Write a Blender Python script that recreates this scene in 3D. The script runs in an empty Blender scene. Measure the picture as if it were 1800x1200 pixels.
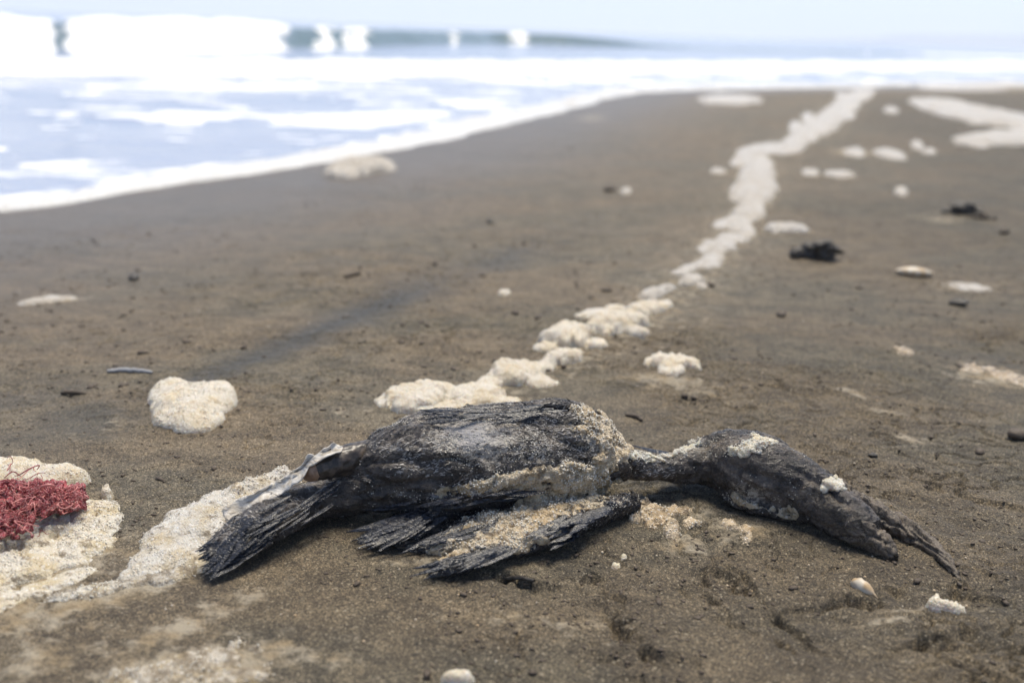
import bpy, math, random
import numpy as np
from mathutils import Vector, Matrix, Euler
random.seed(7); RNG = np.random.default_rng(7)
SC = bpy.context.scene
COL = SC.collection

# ------------------------------------------------------------------ camera, world, sun, exposure
CAM_H, PITCH, ROLL, FPX = 0.385, math.radians(17.45), math.radians(2.2), 1750.0
cd = bpy.data.cameras.new('camera'); cam = bpy.data.objects.new('camera', cd); COL.objects.link(cam)
cd.sensor_width = 36.0; cd.lens = 35.0; cd.clip_start = 0.02; cd.clip_end = 5000
CM = Matrix.Translation((0, 0, CAM_H)) @ Euler((math.pi/2 - PITCH, 0, 0)).to_matrix().to_4x4() @ Matrix.Rotation(ROLL, 4, 'Z')
cam.matrix_world = CM
cd.dof.use_dof = True; cd.dof.focus_distance = 0.82; cd.dof.aperture_fstop = 4.0
SC.camera = cam

SUN_EL, SUN_AZ = math.radians(68), math.radians(20)      # azimuth clockwise from +Y
w = bpy.data.worlds.new('World'); SC.world = w; w.use_nodes = True
nt = w.node_tree; bg = nt.nodes['Background']
sky = nt.nodes.new('ShaderNodeTexSky'); sky.sky_type = 'NISHITA'; sky.sun_disc = False
sky.sun_elevation = SUN_EL; sky.sun_rotation = SUN_AZ
sky.air_density = 0.8; sky.dust_density = 0.05; sky.ozone_density = 4.0
nt.links.new(sky.outputs[0], bg.inputs[0]); bg.inputs[1].default_value = 0.082
ld = bpy.data.lights.new('sun', 'SUN'); ld.energy = 3.2; ld.angle = math.radians(30.0); ld.color = (1.0, 0.91, 0.76)
sun = bpy.data.objects.new('sun', ld); COL.objects.link(sun)
sdir = Vector((math.sin(SUN_AZ)*math.cos(SUN_EL), math.cos(SUN_AZ)*math.cos(SUN_EL), math.sin(SUN_EL)))
sun.rotation_euler = sdir.to_track_quat('Z', 'Y').to_euler()
sun.location = (2, 6, 8)
SC.view_settings.view_transform = 'Standard'; SC.view_settings.look = 'None'
SC.view_settings.gamma = 1; SC.view_settings.use_curve_mapping = False
SC.view_settings.exposure = 0.78
SC.cycles.volume_bounces = 3
SC.cycles.use_denoising = True

# ------------------------------------------------------------------ maths helpers
R3 = np.array(CM.to_3x3()); CP = np.array([0, 0, CAM_H])

def ray(px, py):
    v = np.stack([np.asarray(px, float) - 900, 600 - np.asarray(py, float), -FPX*np.ones_like(np.asarray(px, float))], -1)
    v = v @ R3.T
    return v / np.linalg.norm(v, axis=-1, keepdims=True)

def onz(px, py, z=0.0):
    r = ray(px, py); t = (z - CAM_H)/r[..., 2]
    return CP + r*np.asarray(t)[..., None]

def pix(P):
    q = (np.asarray(P) - CP) @ R3
    dz = np.where(q[..., 2] < -0.05, -q[..., 2], 1e9)
    px = 900 + FPX*q[..., 0]/dz; py = 600 - FPX*q[..., 1]/dz
    bad = dz > 1e8
    return np.where(bad, -1e5, px), np.where(bad, 1e5, py)

def hsh(ix, iy, iz, s):
    h = (ix.astype(np.int64)*374761393 + iy.astype(np.int64)*668265263 + iz.astype(np.int64)*2147483647 % 4294967291 + s*974711) & 0xffffffff
    h = ((h ^ (h >> 13))*1274126177) & 0xffffffff
    h = ((h ^ (h >> 16))*2246822519) & 0xffffffff
    return ((h ^ (h >> 15)) & 0xffffff)/float(0xffffff)*2 - 1

def n2(x, y, s=0):
    ix = np.floor(x); iy = np.floor(y); fx = x-ix; fy = y-iy
    ux = fx*fx*(3-2*fx); uy = fy*fy*(3-2*fy); z = np.zeros_like(ix)
    a = hsh(ix, iy, z, s); b = hsh(ix+1, iy, z, s); c = hsh(ix, iy+1, z, s); d = hsh(ix+1, iy+1, z, s)
    return a + (b-a)*ux + (c-a)*uy + (a-b-c+d)*ux*uy

def fbm2(x, y, o=4, s=0, g=0.5):
    r = 0; a = 1; t = 0
    for k in range(o):
        c, sn = math.cos(k*0.9+s), math.sin(k*0.9+s)
        r = r + a*n2(c*x - sn*y + 17.3*k, sn*x + c*y - 9.1*k, s*31+k); t += a; a *= g; x = x*2.03; y = y*2.03
    return r/t*1.4

def n3(x, y, z, s=0):
    ix = np.floor(x); iy = np.floor(y); iz = np.floor(z); fx = x-ix; fy = y-iy; fz = z-iz
    ux = fx*fx*(3-2*fx); uy = fy*fy*(3-2*fy); uz = fz*fz*(3-2*fz)
    def f(k):
        a = hsh(ix, iy, iz+k, s); b = hsh(ix+1, iy, iz+k, s); c = hsh(ix, iy+1, iz+k, s); d = hsh(ix+1, iy+1, iz+k, s)
        return a + (b-a)*ux + (c-a)*uy + (a-b-c+d)*ux*uy
    p = f(0); q = f(1)
    return p + (q-p)*uz

def fbm3(P, f, o=3, s=0, g=0.5):
    x, y, z = P[:, 0]*f[0], P[:, 1]*f[1], P[:, 2]*f[2]
    r = 0; a = 1; t = 0
    for k in range(o):
        r = r + a*n3(x+5.1*k, y-3.7*k, z+1.9*k, s*37+k); t += a; a *= g; x = x*2.1; y = y*2.1; z = z*2.1
    return r/t*1.4

def sstep(a, b, x):
    t = np.clip((x-a)/(b-a), 0, 1); return t*t*(3-2*t)

def segdist(x, y, pl, w=None):
    """distance of points to a polyline, the fraction index along it, signed side"""
    best = np.full(np.shape(x), 1e9); par = np.zeros(np.shape(x)); side = np.zeros(np.shape(x))
    for i in range(len(pl)-1):
        ax, ay = pl[i][0], pl[i][1]; bx, by = pl[i+1][0], pl[i+1][1]
        dx, dy = bx-ax, by-ay; L = dx*dx+dy*dy
        t = np.clip(((x-ax)*dx + (y-ay)*dy)/L, 0, 1)
        ex = x-ax-t*dx; ey = y-ay-t*dy; d = np.hypot(ex, ey)
        m = d < best
        best = np.where(m, d, best); par = np.where(m, i+t, par)
        side = np.where(m, np.where(dx*(y-ay) - dy*(x-ax) > 0, 1., -1.), side)
    return best, par, side

def smooth_poly(pl, n=6):
    P = np.array(pl, float); out = []
    for i in range(len(P)-1):
        p0 = P[max(i-1, 0)]; p1 = P[i]; p2 = P[i+1]; p3 = P[min(i+2, len(P)-1)]
        for k in range(n):
            t = k/n
            out.append(0.5*((2*p1) + (-p0+p2)*t + (2*p0-5*p1+4*p2-p3)*t*t + (-p0+3*p1-3*p2+p3)*t**3))
    out.append(P[-1]); return np.array(out)

# ------------------------------------------------------------------ object helpers
def mesh_np(name, V, F, smooth=True, attrs=None):
    V = np.asarray(V, np.float32); F = np.asarray(F, np.int32)
    me = bpy.data.meshes.new(name)
    k = F.shape[1]
    me.vertices.add(len(V)); me.vertices.foreach_set('co', V.ravel())
    me.loops.add(F.size); me.loops.foreach_set('vertex_index', F.ravel())
    me.polygons.add(len(F)); me.polygons.foreach_set('loop_start', np.arange(0, F.size, k, dtype=np.int32))
    me.polygons.foreach_set('loop_total', np.full(len(F), k, np.int32))
    me.update(calc_edges=True)
    if smooth: me.polygons.foreach_set('use_smooth', np.ones(len(F), bool))
    for a, v in (attrs or {}).items():
        me.attributes.new(a, 'FLOAT', 'POINT').data.foreach_set('value', np.asarray(v, np.float32))
    me.validate()
    return me

def link(name, me, mat=None, parent=None, label=None, cat=None, group=None, kind=None, loc=None):
    o = bpy.data.objects.new(name, me); COL.objects.link(o)
    if mat is not None and len(me.materials) == 0: me.materials.append(mat)
    if loc is not None: o.location = loc
    if parent is not None:
        o.parent = parent; o.matrix_parent_inverse = parent.matrix_basis.inverted()
    if label: o['label'] = label
    if cat: o['category'] = cat
    if group: o['group'] = group
    if kind: o['kind'] = kind
    return o

def empty(name, loc, label, cat, group=None):
    o = bpy.data.objects.new(name, None); COL.objects.link(o); o.location = loc
    o.empty_display_size = 0.05
    o['label'] = label; o['category'] = cat
    if group: o['group'] = group
    return o

def get_np(me):
    V = np.empty(len(me.vertices)*3, np.float32); me.vertices.foreach_get('co', V); V = V.reshape(-1, 3).astype(float)
    N = np.empty(len(me.vertices)*3, np.float32); me.vertices.foreach_get('normal', N); return V, N.reshape(-1, 3).astype(float)

def remeshed(name, V, F, voxel, smooth_it=0):
    """union of closed shells as one continuous skin"""
    me = bpy.data.meshes.new('tmp'); me.from_pydata([tuple(v) for v in V], [], [tuple(f) for f in F]); me.update()
    o = bpy.data.objects.new('tmp', me); COL.objects.link(o)
    m = o.modifiers.new('r', 'REMESH'); m.mode = 'VOXEL'; m.voxel_size = voxel; m.adaptivity = 0
    if smooth_it:
        s = o.modifiers.new('s', 'SMOOTH'); s.iterations = smooth_it; s.factor = 0.6
    dg = bpy.context.evaluated_depsgraph_get(); dg.update()
    out = bpy.data.meshes.new_from_object(o.evaluated_get(dg), depsgraph=dg)
    out.name = name
    bpy.data.objects.remove(o); bpy.data.meshes.remove(me)
    out.polygons.foreach_set('use_smooth', np.ones(len(out.polygons), bool))
    return out

def setco(me, V):
    me.vertices.foreach_set('co', np.asarray(V, np.float32).ravel()); me.update()

def setattrs(me, **kw):
    for a, v in kw.items():
        me.attributes.new(a, 'FLOAT', 'POINT').data.foreach_set('value', np.asarray(v, np.float32))

# icosphere templates
def ico(sub):
    t = (1+5**.5)/2
    v = [(-1,t,0),(1,t,0),(-1,-t,0),(1,-t,0),(0,-1,t),(0,1,t),(0,-1,-t),(0,1,-t),(t,0,-1),(t,0,1),(-t,0,-1),(-t,0,1)]
    f = [(0,11,5),(0,5,1),(0,1,7),(0,7,10),(0,10,11),(1,5,9),(5,11,4),(11,10,2),(10,7,6),(7,1,8),(3,9,4),(3,4,2),(3,2,6),(3,6,8),(3,8,9),(4,9,5),(2,4,11),(6,2,10),(8,6,7),(9,8,1)]
    v = [np.array(p)/np.linalg.norm(p) for p in v]
    for _ in range(sub):
        c = {}; nf = []
        def mid(a, b):
            k = (min(a, b), max(a, b))
            if k not in c:
                p = v[a]+v[b]; v.append(p/np.linalg.norm(p)); c[k] = len(v)-1
            return c[k]
        for a, b, d in f:
            x, y, z = mid(a, b), mid(b, d), mid(d, a)
            nf += [(a, x, z), (b, y, x), (d, z, y), (x, y, z)]
        f = nf
    return np.array(v), np.array(f)
ICO0, ICO1, ICO2 = ico(0), ico(1), ico(2)

def many(tmpl, C, S, rot=False):
    """copies of a template at centres C with scales S (n or n,3)"""
    tv, tf = tmpl; n = len(C)
    S = np.asarray(S, float)
    if S.ndim == 1: S = np.repeat(S[:, None], 3, 1)
    T = np.repeat(tv[None], n, 0)*S[:, None, :]
    if rot:
        a = RNG.uniform(0, 6.28, n); c, s = np.cos(a)[:, None], np.sin(a)[:, None]
        x = T[..., 0]*c - T[..., 1]*s; y = T[..., 0]*s + T[..., 1]*c; T[..., 0] = x; T[..., 1] = y
    V = (T + np.asarray(C)[:, None, :]).reshape(-1, 3)
    F = (tf[None] + (np.arange(n)*len(tv))[:, None, None]).reshape(-1, tf.shape[1])
    return V, F

# ------------------------------------------------------------------ node material helpers
class NM:
    def __init__(s, name):
        s.m = bpy.data.materials.new(name); s.m.use_nodes = True; s.t = s.m.node_tree; s.n = s.t.nodes
        s.b = s.n['Principled BSDF']; s.out = s.n['Material Output']
        s.pos = s.n.new('ShaderNodeNewGeometry').outputs['Position']
    def L(s, a, b): s.t.links.new(a, b)
    def setv(s, inp, v):
        if hasattr(v, 'is_output') or isinstance(v, bpy.types.NodeSocket): s.L(v, inp)
        else:
            if isinstance(v, tuple) and len(v) == 3 and inp.type == 'RGBA': v = v + (1,)
            inp.default_value = v
    def scale(s, sx, sy=None, sz=None):
        sy = sx if sy is None else sy; sz = sx if sz is None else sz
        m = s.n.new('ShaderNodeVectorMath'); m.operation = 'MULTIPLY'; s.L(s.pos, m.inputs[0]); m.inputs[1].default_value = (sx, sy, sz); return m.outputs[0]
    def noise(s, sc=1.0, vec=None, det=3, rough=.5, dist=0.0):
        n = s.n.new('ShaderNodeTexNoise'); n.inputs['Scale'].default_value = sc; n.inputs['Detail'].default_value = det
        n.inputs['Roughness'].default_value = rough; n.inputs['Distortion'].default_value = dist
        s.L(vec if vec is not None else s.pos, n.inputs['Vector']); return n.outputs['Fac']
    def voro(s, sc, out='Distance', feat='F1', vec=None):
        n = s.n.new('ShaderNodeTexVoronoi'); n.feature = feat; n.inputs['Scale'].default_value = sc
        s.L(vec if vec is not None else s.pos, n.inputs['Vector']); return n.outputs[out]
    def ramp(s, v, a, b, lo=0.0, hi=1.0):
        m = s.n.new('ShaderNodeMapRange'); m.interpolation_type = 'SMOOTHSTEP'; s.L(v, m.inputs[0])
        m.inputs[1].default_value = a; m.inputs[2].default_value = b; m.inputs[3].default_value = lo; m.inputs[4].default_value = hi; return m.outputs[0]
    def math(s, op, a, b=0.0, clamp=False):
        m = s.n.new('ShaderNodeMath'); m.operation = op; m.use_clamp = clamp; s.setv(m.inputs[0], a); s.setv(m.inputs[1], b); return m.outputs[0]
    def mix(s, f, a, b, mode='MIX'):
        m = s.n.new('ShaderNodeMix'); m.data_type = 'RGBA'; m.blend_type = mode
        s.setv(m.inputs[0], f); s.setv(m.inputs[6], a); s.setv(m.inputs[7], b); return m.outputs[2]
    def attr(s, name):
        a = s.n.new('ShaderNodeAttribute'); a.attribute_name = name; return a.outputs['Fac']
    def sep(s, c):
        a = s.n.new('ShaderNodeSeparateColor'); s.L(c, a.inputs[0]); return a.outputs[0]
    def bump(s, h, dist, strength=1.0, nrm=None):
        b = s.n.new('ShaderNodeBump'); b.inputs['Strength'].default_value = strength; b.inputs['Distance'].default_value = dist
        s.L(h, b.inputs['Height'])
        if nrm is not None: s.L(nrm, b.inputs['Normal'])
        return b.outputs[0]
    def set(s, **kw):
        for k, v in kw.items(): s.setv(s.b.inputs[k.replace('_', ' ')], v)
        return s.m

# ------------------------------------------------------------------ shoreline and terrain
SEA_Z = -0.06
shore_px = [(-420, 415), (0, 366), (150, 343), (300, 321), (450, 297), (600, 275), (700, 253), (800, 227), (900, 206), (1000, 183),
            (1035, 172), (1100, 162), (1250, 157), (1460, 154), (1640, 150), (1800, 148)]
sp = [tuple(onz(a, b, SEA_Z)[:2]) for a, b in shore_px]
SHORE = [(-60, -160), (-8, -14), (-2.6, -1.6)] + sp + [(9.5, 13.2), (30, 21), (90, 60), (170, 190), (230, 420)]
SHORE = np.array(SHORE)

def dshore(x, y):
    d, t, s = segdist(x, y, SHORE)
    return -d*s           # >0 on the sand (right of the line when walking away)

GROOVES = [  # (pixel polyline, half width m, depth m)
    ([(1285, 1015), (1330, 1045), (1370, 1085), (1400, 1105)], .006, .007),
    ([(1090, 1065), (1105, 1100), (1120, 1128)], .009, .009),
    ([(1400, 1075), (1450, 1068), (1520, 1064), (1560, 1050)], .004, .006),
    ([(1120, 1140), (1160, 1150)], .006, .005),
    ([(885, 1016), (940, 1024)], .004, .009),
    ([(1610, 1138), (1650, 1130), (1690, 1120)], .004, .008),
    ([(1285, 1000), (1320, 1030)], .0025, .005),
    ([(1655, 1046), (1690, 1040), (1725, 1052)], .003, .005),
    ([(1310, 945), (1350, 960), (1370, 990)], .004, .005),
    ([(1700, 875), (1760, 885), (1800, 895)], .003, .004),
    ([(1650, 1030), (1690, 1035)], .003, .003),
    ([(1240, 1020), (1255, 1060), (1310, 1100), (1370, 1130)], .004, .006),
    ([(1180, 1000), (1200, 1030)], .004, .004),
]
GR = [(np.array([onz(a, b)[:2] for a, b in pl]), hw, dp) for pl, hw, dp in GROOVES]

def ground_z(x, y, detail=True):
    x = np.asarray(x, float); y = np.asarray(y, float)
    d = dshore(x, y)
    z = np.where(d > 0, SEA_Z*np.clip(1-d/1.5, 0, 1), SEA_Z + d*0.035)
    z = np.maximum(z, -4)
    if not detail: return z
    land = sstep(-0.3, 0.8, d)
    z = z + land*0.006*fbm2(x*3.2, y*3.2, 3, 1)*(1 - .9*np.exp(-(x/.6)**2 - ((y-.75)/.3)**2))
    near = np.exp(-np.clip(np.hypot(x, y-.9)-.8, 0, 9)*0.8)
    rough = sstep(-0.25, 0.5, fbm2(x*2.6, y*3.4, 2, 5)) * 0.8 + 0.25
    br = sstep(.05, .45, x - 0.1)*sstep(1.0, .7, y)*1.2 + 0.8*sstep(-.22, -.4, x)*sstep(.80, .66, y)
    rough = np.clip(rough + 0.9*br, 0, 1.8)
    smooth_zone = np.exp(-(((x+.14)/.14)**2 + ((y-.63)/.10)**2))
    rough = rough*(1-.75*smooth_zone)
    z = z + land*near*rough*(0.0022*fbm2(x*19, y*23, 3, 2) + 0.0019*fbm2(x*62, y*70, 4, 3, .62))
    rid = np.abs(fbm2(x*30, y*38, 3, 8))
    z = z - land*near*rough*0.0045*np.exp(-(rid/.055)**2)*sstep(.05, .5, fbm2(x*9+4, y*9, 2, 11))
    z = z + land*0.003*(1-near)*fbm2(x*11, y*11, 3, 13)
    ter = (fbm2(x*15+2, y*21, 4, 15, .6)*2.6) % 1.0; ter2 = (fbm2(x*40, y*52, 3, 16, .6)*2.0) % 1.0
    z = z + land*near*np.clip(rough-.25, 0, 1.6)*(.0030*ter*sstep(-.1, .4, fbm2(x*6, y*7, 2, 17)) + .0014*ter2*sstep(0, .4, fbm2(x*9, y*11, 2, 18)))
    wx = x + .009*fbm2(x*60, y*60, 3, 21, .65); wy = y + .009*fbm2(x*60, y*60, 3, 22, .65)
    brk = .25 + .75*sstep(-.35, .35, fbm2(x*45, y*60, 2, 23))
    for pl, hw, dp in GR:
        x0, y0 = pl.min(0)-.05; x1, y1 = pl.max(0)+.05
        m = (x > x0) & (x < x1) & (y > y0) & (y < y1)
        if not np.any(m): continue
        dd, tt, ss = segdist(wx[m] if wx.ndim else wx, wy[m] if wy.ndim else wy, pl)
        q = (.75*dp*np.exp(-(dd/(.6*hw))**2) + np.where(ss < 0, .8*dp*np.exp(-(dd/(4.5*hw))**1.5), -.35*dp*np.exp(-(dd/(3*hw))**2)))*(brk[m] if z.ndim else brk)
        if z.ndim: z[m] -= q
        else: z = z - q
    return z

def gp(px, py, lift=0.0):
    """pixel -> point on the sand"""
    P = onz(px, py, 0.0)
    for _ in range(4):
        P = onz(px, py, float(ground_z(np.array([P[0]]), np.array([P[1]]))[0]) + lift)
    return P

def in_ellipses(px, py, L):
    """max over soft ellipses (cx, cy, rx, ry, angle_deg, strength)"""
    r = np.zeros_like(px)
    for cx, cy, rx, ry, an, st in L:
        a = math.radians(an); c, s = math.cos(a), math.sin(a)
        dx = px-cx; dy = py-cy
        q = ((dx*c + dy*s)/rx)**2 + ((-dx*s + dy*c)/ry)**2
        r = np.maximum(r, st*np.exp(-q))
    return r

# ---- sand sheet
def fan(yr, ur, soff):
    Y = np.repeat(np.array(yr)[:, None], len(ur), 1); U = np.repeat(np.array(ur)[None], len(yr), 0)
    X = U*np.hypot(Y, soff)
    n, m = Y.shape
    i = np.arange(n*m).reshape(n, m)
    F = np.stack([i[:-1, :-1], i[:-1, 1:], i[1:, 1:], i[1:, :-1]], -1).reshape(-1, 4)
    return X.ravel(), Y.ravel(), F
ys = list(-np.geomspace(600, .3, 40)) + list(np.linspace(-.25, .42, 30)) + list(np.arange(.424, 1.25, .0018))
yy = ys[-1]; dy = .0018
while yy < 620:
    dy = max(dy*1.012, 0.0018); dy = min(dy, yy*0.022); yy += dy; ys.append(yy)
us = list(-np.geomspace(60, .66, 40)) + list(np.linspace(-.64, .64, 800)) + list(np.geomspace(.66, 60, 40))
X, Y, F = fan(ys, us, .45)
Z = ground_z(X, Y)
P = np.stack([X, Y, Z], 1)
PX, PY = pix(P)
front = (Y > .2)
D = dshore(X, Y)
# wetness: swash zone, the old dark runnel, short streaks
run_px = [(310, 672), (420, 628), (520, 590), (640, 545), (760, 492), (860, 452), (960, 418), (1060, 385), (1180, 370)]
RUN = np.array([onz(a, b)[:2] for a, b in run_px])
rd, rt, rs = segdist(X, Y, RUN)
rd = np.abs(rd + .012*fbm2(X*9, Y*6, 3, 32))
streak = np.exp(-(rd/(.02 + .008*rt))**2)*(.7+.5*fbm2(X*7, Y*4, 2, 31))*sstep(8.2, 3.5, rt)*sstep(-.5, .6, rt+.3)
streak = np.clip(streak + 0.55*in_ellipses(PX, PY, [(160, 740, 160, 35, -12, .9), (60, 700, 120, 20, -5, .7), (1750, 640, 90, 14, 5, .4)]), 0, 1)
wet = sstep(1.5, 0.1, D)
film_blobs = [(60, 985, 150, 60, -10, 1.1), (150, 930, 60, 30, -10, .9), (150, 1060, 200, 22, -14, .75), (40, 1080, 90, 50, -20, .7), (60, 1160, 140, 40, -20, .55),
    (300, 1110, 130, 22, -20, .7), (330, 1180, 200, 45, -8, 1.0), (430, 1050, 120, 16, -10, .5), (250, 1030, 90, 18, -10, .8), (560, 1150, 110, 30, 0, .45),
    (1180, 668, 90, 14, 4, .75), (1210, 688, 120, 12, 8, .45), (1740, 660, 80, 18, 8, .75), (1500, 690, 50, 6, 18, .7), (1545, 720, 50, 5, 12, .6),
    (1600, 770, 70, 8, 14, .5), (1700, 505, 70, 10, 3, .5), (90, 527, 60, 7, -2, .8), (1290, 930, 60, 24, 8, .62), (1200, 955, 60, 30, 20, .6),
    (1240, 905, 60, 20, 0, .5), (1480, 870, 60, 12, 40, .4), (1560, 895, 60, 10, 40, .5), (1690, 1062, 60, 12, 4, .4), (1600, 1075, 60, 14, -6, .45), (1560, 1090, 60, 14, -6, .45),
    (1500, 268, 60, 8, 3, .6), (1560, 272, 40, 8, 5, .7), (1650, 385, 60, 9, 4, .5), (1040, 208, 30, 6, 0, .6), (860, 960, 120, 34, -18, .7), (720, 985, 90, 10, -8, .4),
    (1000, 1100, 120, 30, 0, .35), (860, 1085, 130, 20, 0, .4), (220, 740, 60, 12, 0, .4), (680, 330, 40, 5, 0, .3), (620, 720, 100, 10, -5, .35), (1730, 150, 120, 6, 3, .9),
    (1380, 300, 60, 5, 0, .35), (1450, 330, 150, 6, 0, .3)]
film = np.where(front, in_ellipses(PX, PY, film_blobs), 0)
rdx, rdt, _ = segdist(X, Y, np.array([onz(a, b)[:2] for a, b in [(700, 715), (880, 690), (990, 640), (1060, 600), (1150, 550), (1220, 480), (1290, 410), (1330, 330), (1330, 275), (1420, 240), (1500, 170)]]))
film = np.maximum(film, .40*np.exp(-(rdx/(.03+.015*rdt))**2))
film = np.clip(film, 0, 1)
ground_me = mesh_np('sand', P, F, attrs={'wet': wet, 'streak': streak, 'film': film, 'dark_tone': np.clip(sstep(1.25, 2.2, D + .3*fbm2(X*1.2, Y*1.2, 3, 33)) + .35*sstep(.85, .55, Y) + .15*fbm2(X*3, Y*3, 3, 34), 0, 1)})  # sand colour darker inland and towards the camera, with random mottling

m = NM('wet_sand')
tone_fac = m.attr('dark_tone')
big = m.noise(vec=m.scale(2.2, 3.6, 1), det=4, rough=.6)
mid_ = m.noise(vec=m.scale(17, 26, 1), det=5, rough=.7)
fine = m.noise(vec=m.scale(80, 100, 1), det=4, rough=.72)
c = m.mix(m.ramp(big, .42, .58), (.196, .152, .094), (.138, .128, .090))
c = m.mix(m.ramp(mid_, .40, .62), m.mix(.5, c, (.095, .070, .046)), m.mix(.45, c, (.27, .205, .128)))
c = m.mix(m.math('MULTIPLY', m.ramp(fine, .56, .70), .70), c, (.042, .032, .024))
g1 = m.voro(1500, 'Color'); g2 = m.voro(850, 'Color')
gr = m.math('ADD', m.math('MULTIPLY', m.sep(g1), .9), m.math('MULTIPLY', m.sep(g2), .55))
grm = m.math('ADD', m.math('POWER', gr, 2.6), .24)
cm = m.n.new('ShaderNodeVectorMath'); cm.operation = 'SCALE'; m.L(c, cm.inputs[0]); m.L(grm, cm.inputs[3]); c = cm.outputs[0]
c = m.mix(m.math('MULTIPLY', tone_fac, .62), c, m.mix(1.0, c, (.40, .40, .37), 'MULTIPLY'))
spark = m.ramp(m.sep(m.voro(840, 'Color')), .955, .985)
c = m.mix(m.math('MULTIPLY', spark, .7), c, (.40, .34, .24))
c = m.mix(m.math('MULTIPLY', m.attr('streak'), .95), c, (.045, .046, .044))
c = m.mix(m.math('MULTIPLY', m.attr('wet'), .65), c, (.125, .104, .086))
fn = m.noise(vec=m.scale(60, 75, 60), det=5, rough=.7)
fm = m.ramp(m.math('ADD', m.attr('film'), m.math('MULTIPLY', m.math('SUBTRACT', fn, .5), 2.2)), .22, .75)
fcol = m.mix(m.ramp(m.noise(38, det=2), .4, .65), (.46, .40, .30), (.38, .29, .17))
c = m.mix(m.math('MULTIPLY', fm, .72), c, fcol)
h = m.math('ADD', m.math('MULTIPLY', m.sep(g1), .35), m.math('ADD', m.noise(420, det=4, rough=.7), m.math('MULTIPLY', fine, .9)))
h = m.math('ADD', h, m.math('MULTIPLY', m.voro(300), m.math('MULTIPLY', fm, .8)))
ro = m.ramp(m.attr('wet'), 0, 1, .75, .40)
ro = m.math('SUBTRACT', ro, m.math('MULTIPLY', m.attr('streak'), .2))
m.set(Base_Color=c, Roughness=ro, Normal=m.bump(h, .0020, .9)); SAND = m.m
link('beach_sand', ground_me, SAND, kind='structure')

# ------------------------------------------------------------------ sea
BRK_px = [(-900, 96), (-300, 94), (0, 96), (250, 94), (500, 90), (700, 84), (900, 79)]
BRK = np.array([onz(a, b, SEA_Z)[:2] for a, b in BRK_px] + [(26., 47.), (60., 70.), (120., 100.)])
BOR_px = [(-900, 140), (-300, 136), (0, 133), (300, 132), (600, 132), (900, 133), (1200, 130), (1500, 124), (1800, 121), (2300, 124)]
BOR = np.array([onz(a, b, SEA_Z)[:2] for a, b in BOR_px] + [(90., 62.)])
ys = list(-np.geomspace(500, 1, 30)) + list(np.linspace(-.8, 1.4, 20)); yy = 1.4
while yy < 720: yy *= 1.0105; ys.append(yy)
us = list(-np.geomspace(50, .95, 45)) + list(np.linspace(-.93, .7, 420)) + list(np.geomspace(.72, 50, 45))
X, Y, F = fan(ys, us, 1.2)
D = dshore(X, Y)
d1, t1, s1 = segdist(X, Y, BRK); d1 = d1*s1            # >0 seaward
d2, t2, s2 = segdist(X, Y, BOR); d2 = d2*s2
Z = np.full_like(X, SEA_Z)
Z += np.clip(-D, 0, 1)*.004
wv = fbm2(X*.9, Y*2.2, 3, 41)
Z += .010*wv*sstep(0, -1.5, D)
# breaker: steep front, long back
hb = .375 + .045*fbm2(X*.5, Y*.5, 2, 44)
prof = np.where(d1 < .9, sstep(0, .9, d1), np.exp(-((d1-.9)/2.6)**2))
PXw, PYw = pix(np.stack([X, Y, np.full_like(X, SEA_Z)], 1))
xb = PXw + 13*fbm2(X*5, Y*5, 3, 144)
broken = np.clip(sstep(528, 478, xb + 14*fbm2(X*1.5, Y*1.5, 2, 45)) - .9*np.exp(-((xb-108)/16)**2), 0, 1)
spl = in_ellipses(xb, np.zeros_like(PXw), [(570, 0, 17, 9, 0, 1), (610, 0, 12, 9, 0, .9), (634, 0, 14, 9, 0, .9), (798, 0, 9, 9, 0, .8), (911, 0, 15, 9, 0, 1.1), (1523, 0, 12, 9, 0, .6)])*(d1 > -.1)*(d1 < 1.6)
lump = fbm2(X*1.3, Y*1.3, 3, 46, .6); hb = hb*(1 - .75*sstep(930, 1250, PXw))
crest = hb*prof*(.84 + .16*broken*(1+.9*lump) + .10*spl + .10*in_ellipses(PXw, np.zeros_like(PXw), [(400, 0, 50, 9, 0, 1), (10, 0, 40, 9, 0, 1.2), (300, 0, 40, 9, 0, .5)]))
crest *= 1 - .35*sstep(1000, 1500, xb)
Z += crest
hb2 = .085*np.where(d2 < .35, sstep(0, .35, d2), np.exp(-((d2-.35)/1.1)**2))*(1+.35*fbm2(X*3, Y*3, 3, 47))
hb2 *= 1 + .012*np.clip(Y, 0, 60)
Z += hb2
# far swell
Z += .12*sstep(25, 60, Y)*fbm2(X*.05, Y*.22, 2, 48)*sstep(3, 15, d1)
lace = fbm2(X*1.5+3, Y*2.2, 4, 51, .6)
lace2 = fbm2(X*5.5, Y*7, 3, 52, .6)
foam = sstep(.10, .42, lace + .35*lace2)*sstep(.0, -.5, D)
foam = np.maximum(foam, .55*sstep(.1, .5, fbm2(X*2.4, Y*3.1, 3, 53)+.3*lace2))
foam *= sstep(.6, -.1, d2)
foam = np.maximum(foam, sstep(-.10, .05, d2)*sstep(1.9, 1.0, d2)*(.85+.4*lace2))
foam = np.maximum(foam, .25*sstep(0, .5, lace)*(d2 > .9))
turb = sstep(-.15, .1, d1)*sstep(2.1, 1.3, d1)
foam = np.maximum(foam, turb*broken*1.1)
foam = np.maximum(foam, sstep(.3, .7, spl))
foam = np.maximum(foam, sstep(-.20, -.08, D + .10*lace2))                      # swash edge
foam = np.maximum(foam, sstep(1450, 1700, xb)*sstep(.0, .3, d1)*sstep(9, 4, d1)*(.9+.3*lace2))
foam = np.clip(foam, 0, 1)
keep = D < .12
fk = keep[F].all(1)
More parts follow.
